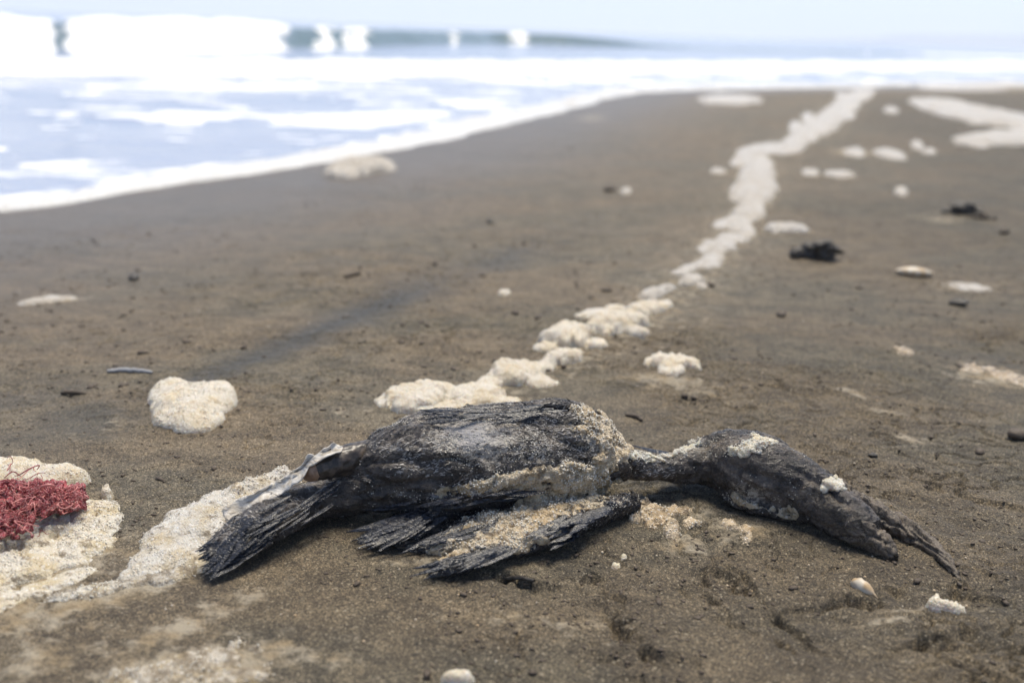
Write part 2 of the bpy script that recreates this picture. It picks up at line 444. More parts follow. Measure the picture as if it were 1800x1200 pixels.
F = F[fk]; used = np.unique(F); mp = np.full(len(X), -1); mp[used] = np.arange(len(used)); F = mp[F]
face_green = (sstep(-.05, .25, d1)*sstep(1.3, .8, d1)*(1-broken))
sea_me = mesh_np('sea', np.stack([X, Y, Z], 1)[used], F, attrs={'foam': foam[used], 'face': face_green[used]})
m = NM('sea_water')
fnz = m.noise(vec=m.scale(5, 7, 5), det=5, rough=.7)
fm = m.ramp(m.math('ADD', m.attr('foam'), m.math('MULTIPLY', m.math('SUBTRACT', fnz, .5), .9)), .30, .85)
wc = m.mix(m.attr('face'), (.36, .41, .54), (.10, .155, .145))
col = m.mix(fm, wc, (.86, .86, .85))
hh = m.math('ADD', m.noise(vec=m.scale(6, 14, 6), det=4, rough=.6), m.math('MULTIPLY', m.noise(vec=m.scale(1.2, 3, 1), det=3), 1.5))
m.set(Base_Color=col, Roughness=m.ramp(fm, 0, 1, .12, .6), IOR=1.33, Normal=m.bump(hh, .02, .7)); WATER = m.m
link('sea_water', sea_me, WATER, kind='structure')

# far headland along the bay, in the haze
ny, nx = 26, 90
xs = np.linspace(0, 1, nx); zs = np.linspace(0, 1, ny)
A, B = np.meshgrid(xs, zs)
hx = 90 + 420*A + 0*B; hy = 560 - 150*A + 60*(B-.5)*1.6
ridge = sstep(0, .45, A)*(9 + 8*A) + 2.2*fbm2(A*9, B*0+3, 3, 61)*sstep(0, .3, A)
hz = SEA_Z - .4 + .7*ridge*np.sin(np.pi*B)**.8*(1+.15*fbm2(A*22, B*9, 3, 62))
i = np.arange(nx*ny).reshape(ny, nx)
Fh = np.stack([i[:-1, :-1], i[:-1, 1:], i[1:, 1:], i[1:, :-1]], -1).reshape(-1, 4)
m = NM('headland_scrub'); m.set(Base_Color=m.mix(m.noise(.08, det=4), (.07, .08, .045), (.16, .14, .10)), Roughness=.9)
link('headland', mesh_np('headland', np.stack([hx, hy, hz], -1).reshape(-1, 3), Fh), m.m, kind='structure')

# haze: one even box around everything
HZ = True
if HZ:
    me = bpy.data.meshes.new('haze')
    b0, b1 = (-1100, -650, -5.5), (1100, 760, 24)
    v = [(x, y, z) for x in (b0[0], b1[0]) for y in (b0[1], b1[1]) for z in (b0[2], b1[2])]
    me.from_pydata(v, [], [(0, 1, 3, 2), (4, 6, 7, 5), (0, 4, 5, 1), (2, 3, 7, 6), (0, 2, 6, 4), (1, 5, 7, 3)]); me.update()
    hm = bpy.data.materials.new('haze_air'); hm.use_nodes = True
    hm.node_tree.nodes.remove(hm.node_tree.nodes['Principled BSDF'])
    pv = hm.node_tree.nodes.new('ShaderNodeVolumePrincipled'); pv.inputs['Color'].default_value = (.90, .95, 1, 1); pv.inputs['Density'].default_value = .0040; pv.inputs['Anisotropy'].default_value = .2
    hm.node_tree.links.new(pv.outputs[0], hm.node_tree.nodes['Material Output'].inputs['Volume'])
    link('haze', me, hm, kind='stuff')

# ------------------------------------------------------------------ foam material and builders
def foam_mat(name, c1, c2, bub=420, dirt=.4, bd=.0015, sss=.15, thin=0.0):
    m = NM(name)
    n1 = m.noise(38, det=4, rough=.6); n2_ = m.noise(170, det=4, rough=.65); n3_ = m.noise(700, det=3, rough=.7)
    v = m.voro(bub*1.7, 'Distance', 'F1'); v2 = m.voro(bub*.6, 'Distance', 'F1'); vc = m.sep(m.voro(bub*1.7, 'Color'))
    cc = m.mix(m.ramp(n1, .42, .64), c1, c2)
    cc = m.mix(m.math('MULTIPLY', m.ramp(n2_, .55, .72), dirt), cc, (.36, .26, .12))
    cc = m.mix(m.math('MULTIPLY', m.ramp(v, .3, .8), .30), cc, (.36, .30, .22))
    cc = m.mix(m.math('MULTIPLY', m.ramp(vc, .84, .96), .5), cc, (.88, .87, .84))
    if thin:
        tn = m.ramp(m.math('ADD', m.math('MULTIPLY', n2_, .6), m.math('MULTIPLY', m.noise(70, det=3), .4)), .56-.2*thin, .66-.1*thin)
        cc = m.mix(m.math('MULTIPLY', tn, .85), cc, m.mix(n3_, (.11, .085, .055), (.30, .24, .16)))
    h = m.math('ADD', m.math('MULTIPLY', m.ramp(v, 0, .7), -.7), m.math('ADD', m.math('MULTIPLY', m.ramp(v2, 0, .6), -.8), m.math('MULTIPLY', n3_, 1.3)))
    m.set(Base_Color=cc, Roughness=.22, Normal=m.bump(h, bd, .75))
    if sss:
        m.b.inputs['Subsurface Weight'].default_value = sss; m.b.inputs['Subsurface Radius'].default_value = (1, .75, .5); m.b.inputs['Subsurface Scale'].default_value = .010
    return m.m
FOAM = foam_mat('cream_foam', (.74, .68, .57), (.68, .58, .41), dirt=.30, sss=.6)
FOAM_DIRTY = foam_mat('sandy_foam', (.64, .51, .35), (.52, .38, .22), dirt=.7, thin=.55, sss=.1)
FOAM_GREY = foam_mat('grey_foam', (.64, .61, .55), (.56, .47, .32), bub=330, dirt=.5, sss=.3, thin=.12)
FOAM_CRUST = foam_mat('crusted_foam', (.72, .60, .43), (.58, .43, .25), bub=300, dirt=.7, bd=.003, thin=.35, sss=.15)
FOAM_WET = foam_mat('wet_foam', (.72, .67, .57), (.62, .52, .34), bub=330, dirt=.6, sss=.3, thin=.22)
FOAM_THIN = foam_mat('thin_foam', (.60, .55, .46), (.50, .40, .24), bub=360, dirt=.7, sss=.1, thin=.9)
FOAM_FAR = foam_mat('far_foam', (.72, .66, .57), (.62, .54, .43), bub=160, dirt=.25, bd=.003, sss=0)
FOAM_SEA = foam_mat('surf_foam', (.88, .87, .84), (.86, .84, .79), bub=60, dirt=0, bd=.002, sss=0)

def foam_field(name, blobs, seed, ds=None, ragged=.35, lumps=.35, mat=None, zfun=None, thick=.72, freq=None, holes=0.0, taper=3, **kw):
    """blobs: (px, py, rx_px, ry_px, angle_deg, height_m). Dome-shaped lumpy foam lying on the sand."""
    E = []
    for px, py, rx, ry, an, h in blobs:
        c = gp(px, py); r = ray(px, py); dist = np.linalg.norm(c-CP)
        k = dist/FPX; st = max(-r[2], .03)
        sh_ = min(.30, h*math.sqrt(1-st*st)/(ry*k)*.16)
        E.append((c[0], c[1], rx*k*.92, ry*k/st*(1-sh_), math.radians(-an), h, st))
    E = np.array(E)
    R = np.maximum(E[:, 2], E[:, 3])
    x0, x1 = (E[:, 0]-R*1.45).min(), (E[:, 0]+R*1.45).max(); y0, y1 = (E[:, 1]-R*1.45).min(), (E[:, 1]+R*1.45).max()
    dist = float(np.hypot(E[:, 0].mean(), E[:, 1].mean()))
    ds = ds or max(.0016, .0016*dist)
    while (x1-x0)*(y1-y0)/ds/ds > 160000: ds *= 1.15
    xs = np.arange(x0, x1, ds); ysn = np.arange(y0, y1, ds)
    X, Y = np.meshgrid(xs, ysn); X = X.ravel(); Y = Y.ravel()
    f = freq or 1.6/float(np.median(np.minimum(E[:, 2], E[:, 3])))
    rg = fbm2(X*f, Y*f, 4, seed, .6)
    H = np.zeros_like(X)
    for cx, cy, rx, ry, an, h, st in E:
        c, s = math.cos(an), math.sin(an); dx = X-cx; dy = Y-cy
        az = math.atan2(cx, cy); dx, dy = dx*math.cos(az) - dy*math.sin(az), dx*math.sin(az) + dy*math.cos(az)
        u = dx/rx; v = dy/ry
        if an: 
            u, v = (dx*c + dy*st*s)/rx, (-dx*s + dy*st*c)/(ry*st)
        q = np.sqrt(u*u+v*v) + ragged*rg
        hh = h*np.sqrt(np.clip(1-q**taper, 0, 1)**(1 if taper < 3 else 1))
        H = (H**3 + hh**3)**(1/3)
    lm = fbm2(X*f*2.3, Y*f*2.3, 3, seed+3, .6)
    H2 = H*(1 + .75*lumps*lm)
    if holes: H2 = H2*(1-holes*sstep(.25, .55, fbm2(X*f*3, Y*f*3, 2, seed+9)))
    H2 = np.where(H > 0, np.maximum(H2, 0), 0)*thick
    G = (zfun or ground_z)(X, Y)
    n, mm = len(ysn), len(xs)
    on = (H > 1e-6)
    i = np.arange(n*mm).reshape(n, mm)
    Fq = np.stack([i[:-1, :-1], i[:-1, 1:], i[1:, 1:], i[1:, :-1]], -1).reshape(-1, 4)
    Fq = Fq[on[Fq].any(1)]
    Zt = G + np.where(on, H2, -.002)
    used = np.unique(Fq); mp = np.full(len(X), -1); mp[used] = np.arange(len(used))
    V = np.stack([X, Y, Zt], 1)[used]; Fq = mp[Fq]
    # flat underside so that the lump is a closed body
    nb = len(V); Vb = V.copy(); Vb[:, 2] = G[used]-.004
    ed = {}
    for a, b in ((0, 1), (1, 2), (2, 3), (3, 0)):
        pass
    e = np.concatenate([Fq[:, [0, 1]], Fq[:, [1, 2]], Fq[:, [2, 3]], Fq[:, [3, 0]]])
    key = np.minimum(e[:, 0], e[:, 1])*10**7 + np.maximum(e[:, 0], e[:, 1])
    uq, idx, cnt = np.unique(key, return_index=True, return_counts=True)
    be = e[idx[cnt == 1]]
    side = np.stack([be[:, 1], be[:, 0], be[:, 0]+nb, be[:, 1]+nb], 1)
    bu = np.unique(be)
    V2 = np.concatenate([V, Vb]); F2 = np.concatenate([Fq, side])
    used = np.unique(F2); mp = np.full(len(V2), -1); mp[used] = np.arange(len(used))
    me = mesh_np(name, V2[used], mp[F2])
    return link(name, me, mat or FOAM, **kw)

# --- the broken foam line from behind the bird to the far waterline: one trail, its lumps are its parts
c0 = gp(1000, 620)
trail = empty('foam_trail', c0, 'long broken line of cream sea foam winding from behind the dead bird to the sea', 'sea foam')
T = [  # px, py, rx, ry, ang, h(m)
 [(735,703,62,26,-4,.020),(690,704,30,14,-6,.008),(772,692,42,16,0,.014)],
 [(835,702,60,24,-8,.020),(880,712,40,16,0,.012),(790,722,70,16,0,.010)],
 [(905,664,52,20,-4,.022),(862,676,34,13,-14,.010),(945,672,34,13,4,.010)],
 [(992,632,40,14,-14,.018),(960,643,26,10,-10,.010)],
 [(996,598,50,21,-4,.026),(960,612,24,10,0,.010)],
 [(1046,606,24,8,6,.010)],
 [(1085,572,62,17,-10,.024),(1120,585,24,8,6,.012)],
 [(1050,552,40,9,-6,.008),(1080,545,22,7,-6,.010)],
 [(1138,546,40,12,-10,.018),(1165,538,20,7,-10,.010)],
 [(1150,517,30,10,-20,.014),(1175,509,14,6,-10,.010)],
 [(1216,496,24,10,-6,.016),(1235,503,12,5,0,.008)],
 [(1213,472,26,7,-14,.008),(1198,480,18,5,0,.006)],
 [(1243,466,26,6,4,.011)],
 [(1256,452,24,5,4,.008)],
 [(1262,433,38,9,2,.016),(1238,438,16,5,0,.008)],
 [(1312,406,18,8,12,.013)],
 [(1272,394,22,7,-20,.010)],
 [(1318,374,32,11,2,.022),(1308,392,14,8,4,.012)],
 [(1325,338,40,17,-4,.026),(1345,330,24,13,0,.018),(1300,335,20,8,0,.010)],
 [(1330,305,38,14,4,.024),(1340,290,24,10,0,.020)],
 [(1318,283,34,11,0,.022),(1296,288,16,5,0,.010)],
 [(1340,264,52,7,-2,.016),(1315,266,26,5,-8,.012)],
 [(1395,253,38,11,-8,.024),(1375,262,28,7,0,.012)],
 [(1418,234,38,12,-12,.026),(1398,225,20,7,0,.012)],
 [(1452,214,42,13,-14,.028),(1420,206,18,6,0,.012)],
 [(1478,192,42,12,-14,.030),(1490,204,22,7,-10,.018)],
 [(1500,173,44,9,-8,.030),(1478,166,22,6,0,.02)],
 [(1520,159,46,4,0,.02)],
]
for k, bl in enumerate(T):
    nx_k = T[min(k+1, len(T)-1)][0]
    if k >= 12: bl = [(a, b, c*(.42 if k > 25 else .55 if k > 21 else .80 if k > 18 else .9), d*(1.1 if k > 24 else 1.4 if k > 18 else 1.3), e, f*.8) for a, b, c, d, e, f in bl] + [(bl[0][0]+(nx_k[0]-bl[0][0])*.5, (bl[0][1]+nx_k[1])*.5, bl[0][2]*(.80 if k < 19 else .50), bl[0][3]*1.1, 0, bl[0][5]*.7)]*(k < len(T)-1)
    foam_field('foam_lump', bl, 100+k, mat=FOAM if k < 9 else FOAM_FAR, parent=trail, ragged=.30 if k < 14 else .26, lumps=.20)
# --- single foam pieces
G1 = 'foam scraps scattered over the sand'
S = [
 ([(340,712,72,33,0,.017),(302,700,40,28,0,.017),(380,703,38,28,0,.017),(345,736,50,25,0,.015),(318,724,52,26,0,.015),(340,700,36,24,0,.015)], FOAM, 'thick heart-shaped pad of cream foam sitting alone left of the bird', .09, .10),
 ([(632,300,58,14,-2,.05),(605,306,34,11,0,.03),(672,298,24,9,0,.03)], FOAM_FAR, 'flat cream foam clump nearest the swash edge at left centre', .2, .3),
 ([(1172,640,42,14,0,.016),(1210,640,22,9,8,.012),(1180,655,30,8,0,.008)], FOAM, 'low cream foam clump just behind the neck of the bird', .4, .35),
 ([(1380,404,42,9,-4,.020)], FOAM_FAR, 'narrow foam bar between the foam trail and the dark seaweed clump', .3, .3),
 ([(1282,175,54,9,0,.035)], FOAM_FAR, 'long oval foam patch near the far waterline, left of the foam trail', .2, .2),
 ([(1690,196,80,14,10,.04),(1770,212,70,12,8,.04),(1640,186,44,8,6,.03)], FOAM_FAR, 'large pale foam sheet at the far right of the beach', .25, .3),
 ([(1760,246,66,12,-6,.035),(1715,252,30,7,0,.02)], FOAM_FAR, 'second large foam sheet at right edge, just in front of the largest one', .25, .3),
 ([(1698,156,70,5,0,.035),(1790,151,70,4,0,.03)], FOAM_FAR, 'thin foam strip along the waterline at the far right', .25, .3),
 ([(1566,195,12,6,0,.02)], FOAM_FAR, 'small round foam scrap right of the far end of the trail', .2, .3),
 ([(1503,268,18,7,0,.015)], FOAM_FAR, 'left one of three small foam scraps in a row right of the trail', .3, .3),
 ([(1562,271,26,7,8,.018)], FOAM_FAR, 'middle one of three small foam scraps in a row right of the trail', .3, .3),
 ([(1612,255,10,6,20,.015),(1632,266,12,5,0,.012)], FOAM_FAR, 'right one of three small foam scraps in a row, split in two', .3, .3),
 ([(1425,304,15,6,0,.014)], FOAM_FAR, 'tiny foam scrap just right of the wide bulge of the trail', .3, .3),
 ([(1475,308,24,7,0,.016)], FOAM_FAR, 'short foam scrap beside a tiny one, right of the bulge of the trail', .3, .3),
 ([(1262,302,14,5,0,.012)], FOAM_FAR, 'tiny foam scrap just left of the bulge of the trail', .3, .3),
 ([(1584,339,11,8,0,.016)], FOAM_FAR, 'small bright round foam scrap alone on the right hand sand', .2, .3),
 ([(1004,182,26,8,-4,.03)], FOAM_FAR, 'bright foam knob at the bend of the swash edge', .2, .2),
 ([(1100,337,10,5,0,.012)], FOAM_FAR, 'faint foam scrap beside a dark pebble in the middle distance', .2, .2),
 ([(885,516,12,6,0,.008)], FOAM, 'tiny pale foam dot on open sand left of the trail', .2, .2),
 ([(1658,1071,24,9,0,.011),(1641,1068,13,9,0,.011),(1682,1073,12,6,0,.007)], FOAM, 'lumpy cream foam blob below the tip of the bill', .22, .4),
 ([(1146,905,30,20,10,.008),(1122,900,16,22,30,.008),(1180,928,22,15,30,.008),(1186,900,30,9,-6,.005),(1215,925,16,8,0,.003)], FOAM_DIRTY, 'sandy foam clump off the tip of the wing bone', .4, .5),
 ([(1285,925,22,9,12,.004),(1312,934,14,12,30,.004)], FOAM_DIRTY, 'thin sandy foam scrap lying under the head', .6, .5),
 ([(1083,996,9,6,0,.005),(1096,985,5,5,0,.003)], FOAM, 'tiny bubble scrap on the sand in front of the wing', .3, .4),
 ([(806,1196,30,12,0,.010)], FOAM, 'blurred yellowish foam scrap at the bottom edge in the middle', .2, .3),
 ([(325,1178,120,26,-6,.006),(240,1196,60,22,0,.006),(420,1190,60,14,0,.004)], FOAM_THIN, 'wide blurred wet foam film at the bottom left corner', .5, .5),
 ([(188,872,10,11,0,.012)], FOAM_GREY, 'small clear bubble clump on the sand right of the red strands', .3, .5),
 ([(1588,617,16,7,0,.006)], FOAM_DIRTY, 'tiny yellow foam crumb on the sand right of the foam clump', .4, .3),
 ([(1760,660,50,8,8,.004),(1715,650,26,6,0,.004)], FOAM_DIRTY, 'thin foam residue near the right edge, level with the trail start', .6, .5),
 ([(80,528,42,6,-3,.006)], FOAM_FAR, 'faint flat foam streak near the left edge of the sand', .3, .3),
 ([(1700,505,34,5,0,.006)], FOAM_FAR, 'faint foam smear between white shell and dark pebble at right', .4, .3),
]
for k, (bl, mt, lab, rg_, lm_) in enumerate(S):
    big_ = k in (0,)
    foam_field('foam_clump', bl, 200+k, mat=mt, label=lab, cat='sea foam', group=G1, ragged=rg_, lumps=lm_)

# --- big foam pad left, under the red strands, and its runny lower part
foam_field('foam_clump', [(70,852,80,22,6,.022),(-10,852,80,30,0,.026),(50,905,96,46,0,.016)], 301, mat=FOAM, ragged=.12, lumps=.2,
           label='thick cream foam pad under the red strands at the left edge', cat='sea foam')
foam_field('foam_clump', [(90,965,115,50,-14,.010),(20,985,100,60,0,.011),(170,915,44,26,-10,.006),(70,1035,110,16,-10,.004),(-60,990,90,70,0,.012),(165,1035,80,8,-4,.003)], 302, mat=FOAM_WET, taper=1.6, ragged=.34, lumps=.45, freq=42, holes=.35,
           label='spread of bubbly white foam below the red strands', cat='sea foam')
# --- foam slope behind the tail
foam_field('foam_clump', [(300,962,58,42,0,.014),(342,930,58,42,0,.018),(384,905,56,38,0,.021),(424,888,52,34,0,.024),(464,872,44,28,0,.026),(500,857,34,22,0,.030),(265,990,42,28,0,.008),(240,1008,34,14,0,.004),(330,985,56,24,0,.008),(262,948,14,9,0,.006)], 303, mat=FOAM_GREY, taper=1.6, ragged=.20, lumps=.40, freq=36, thick=.62,
           label='grey white foam slope packed behind the tail of the bird', cat='sea foam')
foam_field('foam_clump', [(250,1020,50,9,-8,.004),(190,1035,50,8,-6,.003),(310,1012,40,12,-10,.005),(120,1045,50,6,-5,.003)], 304, mat=FOAM_THIN, taper=1.6, ragged=.4, lumps=.6, freq=60,
           label='thin tongue of wet bubbles running left from the tail tip', cat='sea foam')

# --- swash edge foam: one long rounded ribbon following the waterline
sw = smooth_poly(SHORE[1:19], 26)
dd = np.hypot(*(sw[1:]-sw[:-1]).T); L = np.concatenate([[0], np.cumsum(dd)])
V = []; nseg = 9; tt = np.arange(0, L[-1], .02)
sx = np.interp(tt, L, sw[:, 0]); sy = np.interp(tt, L, sw[:, 1])
tx = np.gradient(sx); ty = np.gradient(sy); tl = np.hypot(tx, ty); nx_, ny_ = -ty/tl, tx/tl     # to the sea side (left)
wob = .05*fbm2(tt*1.1, tt*0, 3, 71) + .015*fbm2(tt*9, tt*0, 2, 72)
wid = (.055 + .012*np.clip(sy, 0, 12))*(1+.35*fbm2(tt*1.6, tt*0+9, 3, 73))
hgt = (.014 + .0022*np.clip(sy, 0, 12))*(1+.35*fbm2(tt*5, tt*0+5, 3, 74))
for j in range(nseg+1):
    a = math.pi*j/nseg; off = wob + wid*math.cos(a)
    x = sx + nx_*off; y = sy + ny_*off
    z = SEA_Z - .004 + hgt*math.sin(a)**.7*(1+.25*fbm2(x*25, y*25, 2, 75)) if 0 < j < nseg else SEA_Z-.012+0*x
    V.append(np.stack([x, y, z], 1))
V = np.stack(V, 1); n = len(tt); i = np.arange(n*(nseg+1)).reshape(n, nseg+1)
Fs = np.stack([i[:-1, :-1], i[:-1, 1:], i[1:, 1:], i[1:, :-1]], -1).reshape(-1, 4)
link('swash_foam', mesh_np('swash_foam', V.reshape(-1, 3), Fs), FOAM_SEA, label='bright rim of white foam along the edge of the swash', cat='sea foam', kind='stuff')

# ------------------------------------------------------------------ the bird
def cspine(secs):
    """sections (px, py_mid, r_px, aspect, lift) -> centres, half heights, half widths"""
    C = []; Hh = []; Ww = []
    for px, py, r, a, lift in secs:
        z = .02
        for _ in range(12):
            P = onz(px, py, z); k = np.linalg.norm(P-CP)/FPX
            rr = ray(px, py); sn = -rr[2]; cs = math.sqrt(1-sn*sn)
            h = r*k/math.sqrt(cs*cs + a*a*sn*sn); g = float(ground_z(np.array([P[0]]), np.array([P[1]]), False)[0])
            z = .5*z + .5*(g + h + lift)
        C.append(onz(px, py, z)); Hh.append(h); Ww.append(h*a)
    return np.array(C), np.array(Hh), np.array(Ww)

def loft(C, Hh, Ww, nseg=20, sub=5, power=1.0):
    A = smooth_poly(np.column_stack([C, Hh, Ww]), sub); C, Hh, Ww = A[:, :3], np.maximum(A[:, 3], .0005), np.maximum(A[:, 4], .0005)
    T = np.gradient(C, axis=0); T /= np.linalg.norm(T, axis=1, keepdims=True)
    U = np.array([0, 0, 1.]) - T*T[:, 2:3]; U /= np.linalg.norm(U, axis=1, keepdims=True)
    S = np.cross(T, U)
    V = []
    for k in range(nseg):
        a = 2*math.pi*k/nseg; c, s = math.cos(a), math.sin(a)
        c = math.copysign(abs(c)**power, c); s = math.copysign(abs(s)**power, s)
        V.append(C + U*(Hh*c)[:, None] + S*(Ww*s)[:, None])
    V = np.stack(V, 1); n = len(C)
    F = []
    for i in range(n-1):
        for k in range(nseg):
            F.append((i*nseg+k, i*nseg+(k+1) % nseg, (i+1)*nseg+(k+1) % nseg, (i+1)*nseg+k))
    V = V.reshape(-1, 3)
    V = np.concatenate([V, [C[0]-T[0]*Hh[0]*.3, C[-1]+T[-1]*Hh[-1]*.3]])
    for k in range(nseg):
        F.append((len(V)-2, (k+1) % nseg, k)); b = (n-1)*nseg; F.append((len(V)-1, b+k, b+(k+1) % nseg))
    return V, F, C

class Shell:
    def __init__(s): s.V = []; s.F = []; s.n = 0
    def add(s, V, F):
        s.V += [tuple(v) for v in V]; s.F += [tuple(int(a)+s.n for a in f) for f in F]; s.n += len(V)

trunk = [(385,972,18,1.3,.001),(402,958,30,1.2,0),(435,938,36,1.2,0),(500,901,36,1.2,0),(565,876,34,1.2,0),(620,864,42,1.2,0),(680,832,70,1.15,0),
         (740,813,88,1.15,0),(800,808,93,1.15,0),(860,803,93,1.15,0),(920,798,91,1.15,0),(980,792,90,1.15,0),(1022,797,80,1.1,0),(1058,806,58,1.0,.004),(1090,812,34,1.0,.014)]
neck = [(1040,812,40,1,.02),(1085,814,31,1,.018),(1130,821,26,1,.014),(1170,822,26,1,.012),(1205,818,33,1,.008),(1240,812,42,.95,.003),(1280,815,52,.9,0),
        (1320,826,60,.85,-.001),(1360,839,59,.8,-.002),(1400,855,54,.75,-.002),(1440,876,47,.75,0),(1475,898,42,.8,0),(1505,918,36,.85,0),(1530,938,28,.9,0)]
lower = [(1470,905,34,.8,.0),(1505,925,32,.8,0),(1535,948,25,.8,-.001),(1558,968,17,.9,-.002),(1572,984,8,.9,-.003)]
upper = [(1465,866,24,.9,.018),(1500,886,24,.9,.012),(1545,910,22,1.1,.003),(1595,934,19,1.3,-.001),(1632,957,15,1.2,-.001),(1660,982,11,1,.001),(1679,1007,7,.9,.0005),(1688,1027,3,.9,0)]
leg = [(690,800,20,.9,.034),(650,799,27,.9,.034),(612,808,26,.9,.036),(580,818,23,.9,.037),(557,827,18,.9,.037),(543,833,13,.9,.036)]

bird = empty('dead_seabird', onz(900, 880, 0), 'dead black long-necked seabird lying on its side on wet sand, caked with foam', 'dead bird')
sh = Shell(); spines = []
for sec in (trunk, neck):
    C, Hh, Ww = cspine(sec); V, F_, Cs = loft(C, Hh, Ww); sh.add(V, F_); spines.append(Cs)
# dorsal ridge of matted feathers along the top of the back
C, Hh, Ww = cspine([(770,735,14,1,.065),(840,732,18,1,.068),(920,726,20,1,.070),(990,722,22,1,.070),(1030,738,20,1,.055),(1055,760,14,1,.045)]); V, F_, Cs = loft(C, Hh, Ww, 12); sh.add(V, F_)
# thigh bulge running into the leg, belly fold
C, Hh, Ww = cspine([(800,800,20,1,.035),(745,796,36,1,.028),(700,795,36,.9,.030),(655,800,28,.9,.032),(625,806,20,.9,.034)]); V, F_, Cs = loft(C, Hh, Ww, 12); sh.add(V, F_)
# throat flap and crown bumps
C, Hh, Ww = cspine([(1215,790,12,1,.03),(1260,778,20,1,.034),(1310,775,20,1,.036),(1355,782,16,1,.034),(1400,802,10,1,.030)]); V, F_, Cs = loft(C, Hh, Ww, 12); sh.add(V, F_)
C, Hh, Ww = cspine([(1250,850,10,1,0),(1290,872,18,1,0),(1340,892,16,1,0),(1400,905,12,1,0),(1440,915,8,1,0)]); V, F_, Cs = loft(C, Hh, Ww, 12); sh.add(V, F_)
body = remeshed('body', sh.V, sh.F, .0017, 2)
V, N = get_np(body)
allsp = np.concatenate(spines)
PXb, PYb = pix(V)
headm = sstep(1180, 1260, PXb)
amp = .0018*(1-.35*headm)
clump = fbm3(V, (38, 95, 95), 3, 91)
fineb = fbm3(V, (150, 330, 330), 2, 92)
fold = -.004*np.exp(-(fbm3(V, (14, 40, 40), 2, 93)/.10)**2)
# specific hollows: groove above the belly, flank hollow, eye pit, hollow under the neck root
pits = in_ellipses(PXb, PYb, [(640, 868, 60, 8, -12, .6), (960, 880, 60, 12, -4, .5), (745, 735, 10, 6, 0, .5), (835, 733, 14, 4, -6, .9), (1320, 830, 60, 8, 18, .5), (1420, 838, 26, 6, 30, .6), (1250, 868, 30, 6, 20, .8), (1460, 862, 30, 5, 45, .7)])
V2 = V + N*(amp*clump + .0008*fineb + fold*(1-.5*headm) - .006*pits)[:, None]
setco(body, V2)
foamm = in_ellipses(PXb, PYb, [(835, 770, 85, 46, 10, 1.3), (950, 800, 90, 26, 0, .6), (720, 790, 70, 30, -20, .45), (700, 740, 60, 14, -24, .45), (620, 775, 40, 10, -34, .5), (900, 850, 150, 16, -8, .85), (790, 868, 80, 9, -12, .6), (1000, 840, 60, 30, 0, .9), (1040, 770, 34, 40, 20, .9),
        (1150, 797, 90, 9, 0, .9), (1060, 850, 20, 40, 0, .8), (960, 775, 90, 30, 0, .42), (1320, 872, 40, 24, 10, .62), (1340, 785, 50, 10, -8, .6), (1290, 880, 30, 10, 20, .6), (1200, 788, 60, 8, -14, .9), (1420, 800, 30, 6, 25, .3), (410, 965, 60, 26, -35, .85), (1390, 860, 60, 30, 20, .2)])
sandm = in_ellipses(PXb, PYb, [(1270, 785, 60, 20, -10, .8), (1400, 800, 60, 14, 28, .6), (1450, 880, 50, 24, 40, .8), (1500, 920, 50, 24, 40, .9), (1400, 880, 40, 16, 20, .5), (640, 880, 120, 20, -10, .35), (450, 960, 90, 30, -30, .25), (820, 850, 160, 20, -4, .3)])
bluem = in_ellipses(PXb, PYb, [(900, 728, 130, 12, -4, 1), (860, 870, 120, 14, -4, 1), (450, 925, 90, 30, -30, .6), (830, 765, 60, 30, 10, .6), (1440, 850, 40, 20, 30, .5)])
setattrs(body, foam=foamm, sandy=sandm, blue=bluem)

